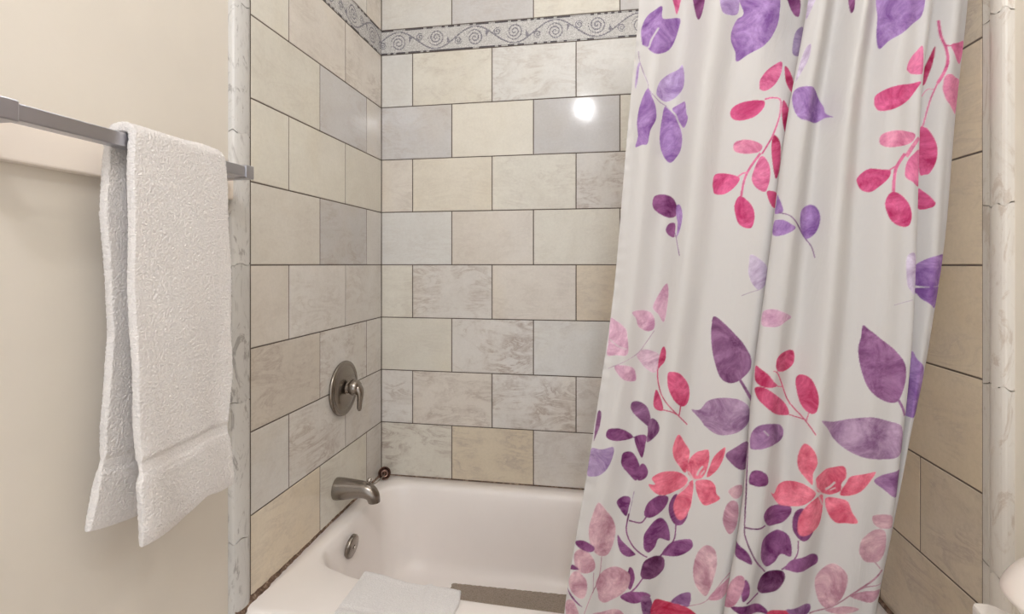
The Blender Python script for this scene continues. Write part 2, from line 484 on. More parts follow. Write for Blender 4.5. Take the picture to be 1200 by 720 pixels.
# marble edge mouldings, in lengths with a wandering joint
def moulding(name, profile, joints, mat, seed, tint=1.0):
    """profile: outline (x, y) in plan; joints: heights where one length ends and the next begins"""
    r = random.Random(seed)
    verts, faces, tints, shifts = [], [], [], []
    n = len(profile)
    zs = [0.0] + joints + [TOP]
    for a, b in zip(zs[:-1], zs[1:]):
        sh = (r.uniform(-9, 9), r.uniform(-9, 9), r.uniform(-9, 9)); t = tint * r.uniform(0.92, 1.03)
        g0 = [0.0012 + 0.004 * math.sin(i * 1.1 + a * 9) for i in range(n)]; g1 = [-0.0012 + 0.004 * math.sin(i * 1.1 + b * 9) for i in range(n)]
        k = len(verts)
        sub = 10
        for q in range(sub + 1):
            f = q / sub
            for i, (x, y) in enumerate(profile):
                z = a + (b - a) * f + (g0[i] * (1 - f) if a > 0 else 0) + (g1[i] * f if b < TOP else 0)
                verts.append((x, y, z)); tints.append((t, t, t, 1)); shifts.append(sh)
        for q in range(sub):
            for i in range(n):
                j = (i + 1) % n
                faces.append((k + q * n + i, k + q * n + j, k + (q + 1) * n + j, k + (q + 1) * n + i))
        faces.append(tuple(k + i for i in reversed(range(n)))); faces.append(tuple(k + sub * n + i for i in range(n)))
    me = mesh_from(verts, faces, name)
    at = me.attributes.new('tint', 'FLOAT_COLOR', 'POINT'); at.data.foreach_set('color', np.array(tints, np.float32).reshape(-1))
    at = me.attributes.new('shift', 'FLOAT_VECTOR', 'POINT'); at.data.foreach_set('vector', np.array(shifts, np.float32).reshape(-1))
    bm = bmesh.new(); bm.from_mesh(me); bmesh.ops.recalc_face_normals(bm, faces=bm.faces); bm.to_mesh(me); bm.free()
    o = new_obj(name, me, mat)
    return structure(o)
def half_round(xw, y0, y1, bulge, side):
    pts = [(xw, y0)]
    for i in range(13):
        a = math.pi * i / 12
        pts.append((xw + side * (0.006 + bulge * math.sin(a) ** 0.8), y0 + (y1 - y0) * (0.5 - 0.5 * math.cos(a))))
    pts.append((xw, y1))
    return pts
JL = [0.57, 0.889, 1.208, 1.5125, 1.8125, 2.115]
moulding('trim_1', half_round(-0.0125, -DEPTH_L - 0.0015, -0.797, 0.014, 1), JL, M['trim_grey'], 4, 0.93)
JR = [0.69, 1.004, 1.307, 1.628, 1.935]
moulding('trim_2', [(W + 0.0065, -0.8112), (W - 0.001, -0.8117), (W - 0.003, -0.815), (W - 0.003, -0.827), (W - 0.001, -0.831), (W + 0.0065, -0.8315)], JR, M['trim_cream'], 5, 0.86)
moulding('trim_3', half_round(W + 0.0065, -0.834, -0.871, 0.012, -1), JR, M['trim_cream'], 9, 1.02)
# white painted rail on the left wall behind the towel bar
bm = bmesh.new(); add_box(bm, (-0.0125, -2.2, 1.354), (0.008, -0.803, 1.412), 0.003)
structure(from_bm('trim_4', bm, M['strip']))
# dirty caulk line between the tub and the left wall
def caulk():
    rings = []
    for i in range(80):
        y = -0.792 + i * 0.79 / 79
        f = i / 79
        w = (0.0045 + 0.012 * max(0, 1 - f * 2.2) ** 1.4) * (0.75 + 0.5 * rnd.random())
        h = 0.004 + 0.003 * rnd.random() + 0.005 * max(0, 1 - 3 * f)
        rings.append([(-0.002, y, 0.398), (w, y, 0.4), (w * 0.8, y, 0.4055), (w * 0.35, y, 0.405 + h * .35), (0.0012, y, 0.405 + h), (-0.002, y, 0.405 + h)])
    return rings_bm(rings)
structure(from_bm('trim_5', caulk(), M['caulk'], smooth=True))
bm = bmesh.new()
add_box(bm, (0.0, -0.003, 0.400), (W, 0.002, 0.4075), 0.001)
structure(from_bm('trim_6', bm, M['caulk']))
bm = bmesh.new()
add_box(bm, (W - 0.008, -0.78, 0.398), (W + 0.002, 0.0, 0.411), 0.002)
structure(from_bm('trim_7', bm, M['caulk']))

# ------------------------------------------------------------------ bathtub
def rrect(x0, x1, y0, y1, r, z, n=16):
    """rounded rectangle, 4*n points, r one radius or four (corner order: +x+y, -x+y, -x-y, +x-y)"""
    rs = r if isinstance(r, (list, tuple)) else [r] * 4
    pts = []
    for q, (cx, cy) in enumerate(((x1, y1), (x0, y1), (x0, y0), (x1, y0))):
        rr = rs[q]; sx = -1 if q in (0, 3) else 1; sy = -1 if q in (0, 1) else 1
        for k in range(n):
            a = math.pi / 2 * (q + k / (n - 1))
            pts.append((cx + sx * rr + rr * math.cos(a), cy + sy * rr + rr * math.sin(a), z))
    out = []                                   # and 16 steps along each straight side
    for q in range(4):
        out += pts[q * n:(q + 1) * n]
        a, b = pts[(q + 1) * n - 1], pts[((q + 1) * n) % (4 * n)]
        out += [tuple(a[i] + (b[i] - a[i]) * k / 16 for i in range(3)) for k in range(1, 16)]
    return out
tub = thing('bathtub', 'white enamel alcove bathtub between the tiled walls', 'bathtub', (W / 2, -0.39, 0))
OX0, OX1, OY0, OY1 = 0.001, W - 0.001, -0.778, -0.001
FR = 0.012
def outer(i, z): return rrect(OX0 + 0.08 * i, OX1 - 0.08 * i, OY0 + i, OY1 - 0.08 * i, [0.002, 0.002, FR, FR], z)
tub_r = [outer(0, 0.001), outer(0, 0.37), outer(0.001, 0.382), outer(0.004, 0.392), outer(0.009, 0.399), outer(0.016, 0.4025), outer(0.026, 0.404)]
# the opening, then the basin wall sloping to the floor
basin = [(0.404, 0.000, .085), (0.4025, 0.007, .085), (0.397, 0.014, .085), (0.388, 0.019, .085), (0.372, 0.024, .086), (0.33, 0.033, .09), (0.26, 0.046, .095), (0.20, 0.057, .10), (0.165, 0.066, .105), (0.140, 0.078, .11), (0.124, 0.096, .11), (0.115, 0.12, .10), (0.112, 0.15, .09)]
for z, i, r in basin:
    k = (0.404 - z) / 0.29
    ring = rrect(0.040 + i * 1.0, 1.405 - i * 1.1 - 0.10 * k, -0.662 + i * 0.85, -0.052 - i * 0.9, [r * 1.0, r * 1.05, r * 0.75, r], z)
    # the front rim widens towards the drain end
    tub_r.append([(x, y + 0.105 * math.exp(-((x - 0.05) / 0.17)) * min(1, max(0, (-y - 0.30) / 0.30)), zz) for x, y, zz in ring])
shell = put(from_bm('tub_shell', rings_bm(tub_r, cap0=False), M['enamel'], smooth=True), tub)
c = (0.066, -0.352, 0.3525)
bm = lathe_x([(0.0, 0.001), (0.0, 0.030), (0.002, 0.034), (0.010, 0.0345), (0.014, 0.032), (0.0155, 0.028), (0.0165, 0.012), (0.017, 0.001)], (0, 0, 0))
o = from_bm('overflow_plate', bm, M['nickel'], smooth=True)
o.rotation_euler = (0, 0.16, 0); o.location = (0.0715, -0.388, 0.350)
put(o, tub)
bm = lathe_x([(0.0165, 0.0065), (0.019, 0.006), (0.0195, 0.001)], (0, 0, 0), 20)
s_ = from_bm('overflow_screw', bm, M['chrome'], smooth=True); s_.parent = o
bm = lathe_z([(0.001, 0.0), (0.032, 0.0), (0.033, 0.002), (0.022, 0.004), (0.02, 0.002), (0.001, 0.002)], (0.27, -0.34, 0.1125))
put(from_bm('drain', bm, M['chrome'], smooth=True), tub)

# bath mat on the tub floor
def bath_mat():
    x0, x1, y0, y1 = 0.33, 1.10, -0.53, -0.155
    nx, ny = 90, 46
    bm = bmesh.new()
    top = [[bm.verts.new((x0 + (x1 - x0) * i / nx + 0.002 * math.sin(j * 2.2), y0 + (y1 - y0) * j / ny + 0.0008 * math.sin(i * 1.3) + 0.01 * (i / nx - .5), 0.1215 + 0.0010 * ((i + j) % 2))) for i in range(nx + 1)] for j in range(ny + 1)]
    bot = [[bm.verts.new((v.co.x, v.co.y, 0.1135)) for v in row] for row in top]
    for j in range(ny):
        for i in range(nx):
            bm.faces.new((top[j][i], top[j][i + 1], top[j + 1][i + 1], top[j + 1][i]))
            bm.faces.new((bot[j][i], bot[j + 1][i], bot[j + 1][i + 1], bot[j][i + 1]))
    edge = [(0, i) for i in range(nx + 1)] + [(j, nx) for j in range(1, ny + 1)] + [(ny, i) for i in range(nx - 1, -1, -1)] + [(j, 0) for j in range(ny - 1, 0, -1)]
    for a, b in zip(edge, edge[1:] + edge[:1]):
        bm.faces.new((top[a[0]][a[1]], bot[a[0]][a[1]], bot[b[0]][b[1]], top[b[0]][b[1]]))
    o = from_bm('bath_mat', bm, M['mat'])
    o['label'] = 'grey textured bath mat lying on the tub floor'; o['category'] = 'bath mat'
bath_mat()

# ------------------------------------------------------------------ fittings on the left wall
VC = (0.0, -0.297, 0.806)
valve = thing('shower_valve', 'round nickel shower valve with a lever handle on left tiles', 'shower valve', VC)
put(from_bm('escutcheon', lathe_x([(0.0, 0.001), (0.0, 0.086), (0.004, 0.0885), (0.009, 0.087), (0.012, 0.081), (0.0125, 0.076), (0.0105, 0.073), (0.0125, 0.070), (0.016, 0.055), (0.018, 0.034), (0.0185, 0.001)], VC, 64), M['nickel'], smooth=True), valve)
put(from_bm('hub', lathe_x([(0.012, 0.001), (0.012, 0.027), (0.016, 0.027), (0.018, 0.020), (0.036, 0.018), (0.037, 0.001)], VC, 40), M['nickel'], smooth=True), valve)
def handle():
    bm = lathe_x([(0.026, 0.001), (0.026, 0.016), (0.029, 0.022), (0.036, 0.0255), (0.044, 0.026), (0.052, 0.0235), (0.058, 0.018), (0.062, 0.009), (0.063, 0.001)], (0, VC[1], VC[2] + 0.004), 40)
    b2 = tube_bm([(0.042, VC[1], VC[2] + 0.010), (0.056, VC[1] - 0.001, VC[2] + 0.001), (0.0625, VC[1] - 0.002, VC[2] - 0.018), (0.0615, VC[1] - 0.003, VC[2] - 0.042), (0.060, VC[1] - 0.003, VC[2] - 0.062), (0.0605, VC[1] - 0.003, VC[2] - 0.070)],
                 [0.017, 0.0165, 0.013, 0.0100, 0.0088, 0.005], 20, (0.8, 1.0))
    me = D.meshes.new('t'); b2.to_mesh(me); b2.free(); bm.from_mesh(me); D.meshes.remove(me)
    return bm
put(from_bm('lever_handle', handle(), M['nickel'], smooth=True), valve)

SY = -0.337
spout = thing('tub_spout', 'brushed nickel tub spout low on the left tiled wall', 'tub spout', (0, SY, 0.497))
put(from_bm('spout_body', tube_bm([(-0.001, SY, 0.4965), (0.004, SY, 0.4965), (0.03, SY, 0.4985), (0.065, SY, 0.5005), (0.092, SY, 0.500), (0.112, SY, 0.494), (0.123, SY, 0.483), (0.127, SY, 0.470), (0.1275, SY, 0.464)],
    [0.0325, 0.0345, 0.0325, 0.0280, 0.0255, 0.0238, 0.0215, 0.0195, 0.0185], 32, (1.0, 0.95)), M['nickel'], smooth=True), spout)
put(from_bm('diverter_knob', lathe_z([(0.0035, 0.0), (0.0035, 0.012), (0.007, 0.014), (0.008, 0.019), (0.006, 0.023), (0.001, 0.024)], (0.112, SY, 0.514), 20), M['chrome'], smooth=True), spout)

# plug resting in the back left corner of the rim, its bead chain tied to the spout
PC = Vector((0.030, -0.040, 0.4265))
plug = thing('drain_plug', 'small dark metal drain plug on a chain in tub corner', 'drain plug', tuple(PC))
def disc(profile, n=32, tilt=(0.0, 0.0)):
    bm = lathe_x(profile, (0, 0, 0), n)
    return bm
o = from_bm('plug_cap', lathe_x([(-0.010, 0.001), (-0.010, 0.012), (-0.004, 0.0185), (0.002, 0.0195), (0.004, 0.0185), (0.003, 0.0165), (-0.002, 0.014), (-0.004, 0.004), (0.004, 0.0035), (0.005, 0.001)], (0, 0, 0), 32), M['brass'], smooth=True)
o.scale = (1.2, 1.2, 1.2); o.rotation_euler = (0, math.radians(-22), math.radians(-62)); o.location = PC; put(o, plug)
def chain():
    bm = bmesh.new()
    P = catmull([(PC.x + 0.006, PC.y - 0.012, PC.z + 0.000), (0.052, -0.13, 0.440), (0.085, -0.25, 0.480), (0.110, SY + 0.004, 0.523)], 30)
    seg = np.r_[0, np.cumsum(np.linalg.norm(np.diff(P, axis=0), axis=1))]
    for d in np.arange(0, seg[-1], 0.0046):
        q = [np.interp(d, seg, P[:, i]) for i in range(3)]
        bmesh.ops.create_uvsphere(bm, u_segments=8, v_segments=6, radius=0.0021, matrix=Matrix.Translation(q))
    return bm
put(from_bm('bead_chain', chain(), M['nickel'], smooth=True), plug)

# towel bar
bar = thing('towel_bar', 'square steel towel bar on the cream left wall', 'towel bar', (-0.012, -1.08, 1.402))
bm = bmesh.new(); add_box(bm, (0.074, -1.33, 1.391), (0.096, -0.857, 1.413), 0.0015); put(from_bm('bar', bm, M['steel']), bar)
for y0, y1 in ((-1.322, -1.298), (-0.880, -0.856)):
    bm = bmesh.new(); add_box(bm, (-0.010, y0, 1.388), (0.099, y1, 1.416), 0.002); b_ = put(from_bm('bracket', bm, M['steel']), bar)
    bm = bmesh.new(); add_box(bm, (0.0075, y0 - 0.012, 1.376), (0.014, y1 + 0.012, 1.412 + 0.014), 0.0015); put(from_bm('mounting_plate', bm, M['steel'], None), bar)

# ------------------------------------------------------------------ towels
def terry_tex():
    t = D.textures.new('terry loops', 'CLOUDS'); t.noise_scale = 0.0026; t.noise_depth = 0
    return t
TERRY = terry_tex()
def cloth(name, P, pile, thick, mat, sub=1, disp=0.0034):
    """mid-surface grid (rows, cols, 3) given thickness, rounded edges and terry loops; pile (rows, cols) 0..1"""
    me = grid_mesh(name, P)
    o = new_obj(name, me, mat)
    vg = o.vertex_groups.new(name='pile')
    for v, w in enumerate(pile.reshape(-1)):
        vg.add([v], float(w), 'REPLACE')
    so = o.modifiers.new('thick', 'SOLIDIFY'); so.thickness = thick; so.offset = 0; so.vertex_group = 'pile'; so.thickness_vertex_group = 0.55; so.use_even_offset = False
    ss = o.modifiers.new('round', 'SUBSURF'); ss.levels = sub; ss.render_levels = sub
    dm = o.modifiers.new('loops', 'DISPLACE'); dm.texture = TERRY; dm.texture_coords = 'LOCAL'; dm.strength = disp; dm.mid_level = 0.5; dm.vertex_group = 'pile'
    return o
def hanging_towel():
    n, m = 480, 88
    zb, zf = 0.800, 0.777
    # path in (x, z): back tail, over the bar, front tail
    key = [(0.050, zb), (0.054, 0.95), (0.057, 1.15), (0.060, 1.33), (0.0635, 1.395), (0.0655, 1.416), (0.078, 1.4235), (0.092, 1.4235), (0.1045, 1.416), (0.1065, 1.395), (0.1080, 1.33), (0.112, 1.15), (0.117, 0.97), (0.120, 0.90), (0.1215, zf)]
    C = catmull(np.array(key), 20)
    seg = np.r_[0, np.cumsum(np.linalg.norm(np.diff(C, axis=0), axis=1))]
    d = np.linspace(0, seg[-1], n)
    X = np.interp(d, seg, C[:, 0]); Z = np.interp(d, seg, C[:, 1])
    front = d > np.interp(0.085, C[:, 0][100:200], seg[100:200])
    q = np.linspace(0, 1, m)
    # left and right edges along the path
    zl = np.array([0.77, 0.79, 0.886, 0.905, 0.954, 1.1, 1.18, 1.28, 1.39, 1.43])
    yl_b = np.array([-1.176, -1.178, -1.157, -1.152, -1.153, -1.140, -1.146, -1.155, -1.152, -1.150])
    zf_ = np.array([0.76, 0.80, 0.87, 0.886, 0.906, 1.0, 1.2, 1.35, 1.41, 1.43])
    yl_f = np.array([-1.160, -1.162, -1.163, -1.157, -1.157, -1.156, -1.156, -1.153, -1.150, -1.150])
    yr_f = np.array([-0.948, -0.948, -0.955, -0.960, -0.961, -0.950, -0.948, -0.952, -0.958, -0.966])
    P = np.empty((n, m, 3)); pile = np.ones((n, m))
    for i in range(n):
        z = Z[i]
        if front[i]:
            a, b = np.interp(z, zf_, yl_f), np.interp(z, zf_, yr_f)
        else:
            a, b = np.interp(z, zl, yl_b), np.interp(z, zf_, yr_f) - 0.004
        y = a + (b - a) * q
        x = X[i] + np.zeros(m); zz = z + np.zeros(m)
        sag = np.clip((1.2 - z) / 0.4, 0, 1)
        if front[i]:
            x += sag * (0.006 * np.sin(q * 6.0 + 0.5) + 0.004 * np.sin(q * 11 + z * 8)) + 0.0012 * np.sin(z * 31 + q * 9)
            # the hem dips towards the right
            lowr = np.clip((0.93 - z) / 0.13, 0, 1)
            zz += 0.004 * lowr * q + 0.007 * lowr * np.exp(-((q - 0.70) / 0.10) ** 2) - 0.006 * lowr * np.exp(-((q - 0.40) / 0.18) ** 2)
            x += 0.010 * lowr * np.exp(-(q / 0.16) ** 2)
        else:
            x += sag * (0.004 * np.sin(q * 5.0 + 1.0)) + 0.0010 * np.sin(z * 27 + q * 7)
            zz += -0.004 * np.sin(q * 5) - 0.034 * q * np.clip((0.93 - z) / 0.12, 0, 1)
        P[i] = np.stack([x, y, zz], -1)
        e = abs(z - 0.895)
        pile[i] = np.clip((e - 0.008) / 0.006, 0, 1)
        rib = abs(z - 0.878) < 0.0025
        if rib: pile[i] = 0.75
    ends = min(6, n // 20)
    for i in range(ends):
        pile[i] *= i / ends * .8 + .2; pile[-1 - i] *= i / ends * .8 + .2
    o = cloth('hanging_towel', P, pile, 0.0145, M['terry'], 1, 0.0022)
    o['label'] = 'white terry towel hanging folded over the steel bar'; o['category'] = 'towel'
hanging_towel()
def rim_towel():
    n, m = 150, 70
    t = 0.011; h = t / 2 + 0.001
    # path in (y, z): from just inside the tub, over the rim and down the apron
    key = [(-0.600, 0.366), (-0.605, 0.388), (-0.617, 0.4050 + h), (-0.636, 0.4055 + h), (-0.70, 0.4055 + h), (-0.755, 0.405 + h), (-0.772, 0.402 + h), (-0.783, 0.394), (-0.7885, 0.37), (-0.790, 0.30), (-0.791, 0.22)]
    C = catmull(np.array(key), 14)
    seg = np.r_[0, np.cumsum(np.linalg.norm(np.diff(C, axis=0), axis=1))]
    d = np.linspace(0, seg[-1], n)
    Y = np.interp(d, seg, C[:, 0]); Z = np.interp(d, seg, C[:, 1])
    q = np.linspace(0, 1, m)
    P = np.empty((n, m, 3)); pile = np.ones((n, m))
    for i in range(n):
        f = i / (n - 1)
        x0 = 0.222 + 0.016 * f + 0.003 * math.sin(f * 9); x1 = 0.482 + 0.012 * min(1, f * 5) + 0.004 * math.sin(f * 7)
        x = x0 + (x1 - x0) * q
        zz = Z[i] + 0.0016 * np.sin(q * 8 + f * 7) * (1 if Z[i] > 0.40 else 0) + 0.0045 * np.exp(-((q - 0.70) / 0.03) ** 2) * (1 if Z[i] > 0.40 else 0)
        yy = Y[i] + 0.003 * np.sin(q * 7 + 1) - 0.034 * (q - 0.25) * np.clip((Y[i] + 0.76) / 0.12, 0, 1)
        if Z[i] < 0.400 and f > .5: yy = np.minimum(yy, Y[i])
        P[i] = np.stack([x, yy, zz], -1)
        e = abs(Y[i] + 0.742)
        pile[i] = np.clip((e - 0.003) / 0.005, 0.25, 1) if Z[i] > 0.40 else 1
    o = cloth('hand_towel', P, pile, t, M['terry_fine'], 1, 0.0016)
    o['label'] = 'folded white hand towel draped over the front tub rim'; o['category'] = 'towel'
M['terry_fine'] = mat_terry('fine white terry', (252, 249, 249))
rim_towel()

# ------------------------------------------------------------------ shower curtain
INK = dict(white=(238, 232, 230), purple=(148, 104, 178), dark=(112, 34, 100), darkest=(88, 20, 76), purpd=(122, 52, 114), purpm=(136, 84, 138), purpm2=(140, 92, 148),
           lilac=(178, 150, 206), lilacl=(204, 190, 216), lilacd=(150, 130, 172), lilacm=(160, 132, 178), slate=(118, 62, 112), slatep=(130, 70, 126), mauvep=(160, 122, 160),
           pink=(226, 94, 146), pinkl=(232, 126, 164), pinkm=(212, 160, 190), hot=(214, 54, 118), crim=(190, 26, 88), red=(206, 52, 102), redc=(204, 40, 78), coral=(238, 98, 124),
           blush=(216, 164, 190), blushl=(220, 184, 202), blushd=(186, 158, 178), mauve=(208, 160, 170), mauved=(180, 124, 142), rose=(196, 130, 152), stem=(160, 140, 170), stemd=(116, 70, 124))
# ---- shower curtain: how the cloth hangs (world metres) ----
CUR = {  # z levels and the x of the hem edge, the two front folds and the right hem at each level
'z': np.array([0.100, 0.500, 0.550, 0.600, 0.650, 0.700, 0.750, 0.800, 0.850, 0.900, 0.950, 1.000, 1.050, 1.100, 1.150, 1.200, 1.250, 1.300, 1.350, 1.400, 1.450, 1.500, 1.550, 1.600, 1.650, 1.700, 2.120]),
'hem': np.array([0.7391, 0.7521, 0.7577, 0.7651, 0.7737, 0.7822, 0.7906, 0.7989, 0.8067, 0.8140, 0.8214, 0.8290, 0.8365, 0.8434, 0.8494, 0.8544, 0.8588, 0.8628, 0.8667, 0.8706, 0.8746, 0.8790, 0.8839, 0.8888, 0.8933, 0.8972, 0.9183]),
'fold_a': np.array([1.0276, 1.0374, 1.0408, 1.0472, 1.0560, 1.0647, 1.0720, 1.0779, 1.0823, 1.0860, 1.0896, 1.0939, 1.0993, 1.1056, 1.1122, 1.1186, 1.1246, 1.1303, 1.1359, 1.1419, 1.1485, 1.1561, 1.1646, 1.1735, 1.1819, 1.1889, 1.2276]),
'fold_b': np.array([1.2842, 1.2884, 1.2891, 1.2926, 1.3000, 1.3092, 1.3174, 1.3238, 1.3290, 1.3338, 1.3386, 1.3429, 1.3468, 1.3500, 1.3527, 1.3548, 1.3566, 1.3579, 1.3589, 1.3598, 1.3612, 1.3639, 1.3687, 1.3747, 1.3801, 1.3841, 1.4078]),
'end': np.array([1.2958, 1.3052, 1.3084, 1.3147, 1.3238, 1.3332, 1.3420, 1.3506, 1.3597, 1.3693, 1.3793, 1.3887, 1.3971, 1.4047, 1.4118, 1.4183, 1.4237, 1.4280, 1.4318, 1.4355, 1.4394, 1.4437, 1.4486, 1.4536, 1.4582, 1.4623, 1.4680])
}
def curve_at(name, z):
    zs, xs = CUR['z'], CUR[name]
    return np.interp(z, zs, xs)
def curtain_controls(z):
    """control points (K, n, 2) of the cloth's path in plan at heights z (n,)"""
    L, A, B, R = (curve_at(k, z) for k in ('hem', 'fold_a', 'fold_b', 'end'))
    w1, w2, w3 = A - L, B - A, R - B
    k = np.clip((z - 0.35) / 1.4, 0, 1)            # folds deepen towards the rod
    am = 0.006 + 0.012 * k
    fw = 0.028 + 0.03 * k                           # how far a pleat reaches behind the fold
    pts = []
    def p(x, y): pts.append(np.stack([x + 0 * z, y + 0 * z], -1))
    p(L, -0.822); p(L + 0.012, -0.826)
    p(L + 0.14 * w1, -0.826 - am * 0.5); p(L + 0.30 * w1, -0.815 + am * 0.4); p(L + 0.47 * w1, -0.828 - am * 1.3)
    o = np.clip((z - 1.42) / 0.22, 0, 1)            # the pleat stands open near the rod and lies shut below
    m = lambda a, b: a * o + b * (1 - o)
    p(L + 0.64 * w1, -0.820 - am * .2); p(L + 0.80 * w1, m(-0.826, -0.828)); p(L + 0.91 * w1, m(-0.812, -0.838))
    p(A - 0.004, m(-0.806, -0.8455)); p(A + fw * 0.6, m(-0.805, -0.838)); p(A + fw, m(-0.811, -0.841)); p(A + fw * 0.95, m(-0.822, -0.848)); p(A + fw * 0.45, m(-0.832, -0.852))
    p(A + 0.006, m(-0.850, -0.8555)); p(A - 0.002, -0.862); p(A + 0.006, -0.872)
    p(A + 0.12 * w2, -0.871 - am * .3); p(A + 0.27 * w2, -0.850 + am * .6); p(A + 0.43 * w2, -0.858 - am * 1.1); p(A + 0.60 * w2, -0.848 + am * .5)
    p(A + 0.77 * w2, -0.855 - am * .5); p(A + 0.90 * w2, -0.858)
    p(B - 0.008, -0.860); p(B + 0.001, -0.853); p(B - 0.008, -0.847); p(B - fw * 0.5, -0.843)
    p(B - fw * 0.62, -0.836); p(B - fw * 0.45, -0.829); p(B - 0.004, -0.825)
    p(B + 0.25 * w3, -0.816); p(B + 0.6 * w3, -0.826 - am * .4); p(B + 0.85 * w3, -0.822); p(R, -0.812)
    return np.stack(pts, 0)
K_CTRL = 33
PANELS = [(0.0, 9.0), (14.0, 23.0), (28.0, 32.0)]   # the cloth parameter over each visible width
def curtain_point(t, z):
    """cloth points for parameter t (m,) at heights z (n,) -> (n, m, 3), Catmull-Rom through the controls"""
    C = curtain_controls(z)
    K = C.shape[0]
    i = np.clip(np.floor(t).astype(int), 0, K - 2); f = (t - i)[:, None, None]
    g = lambda j: C[np.clip(j, 0, K - 1)]
    P0, P1, P2, P3 = g(i - 1), g(i), g(i + 1), g(i + 2)
    Q = 0.5 * (2 * P1 + (P2 - P0) * f + (2 * P0 - 5 * P1 + 4 * P2 - P3) * f**2 + (3 * P1 - P0 - 3 * P2 + P3) * f**3)
    out = np.empty((len(z), len(t), 3))
    out[..., 0] = Q[..., 0].T; out[..., 1] = Q[..., 1].T; out[..., 2] = z[:, None]
    return out
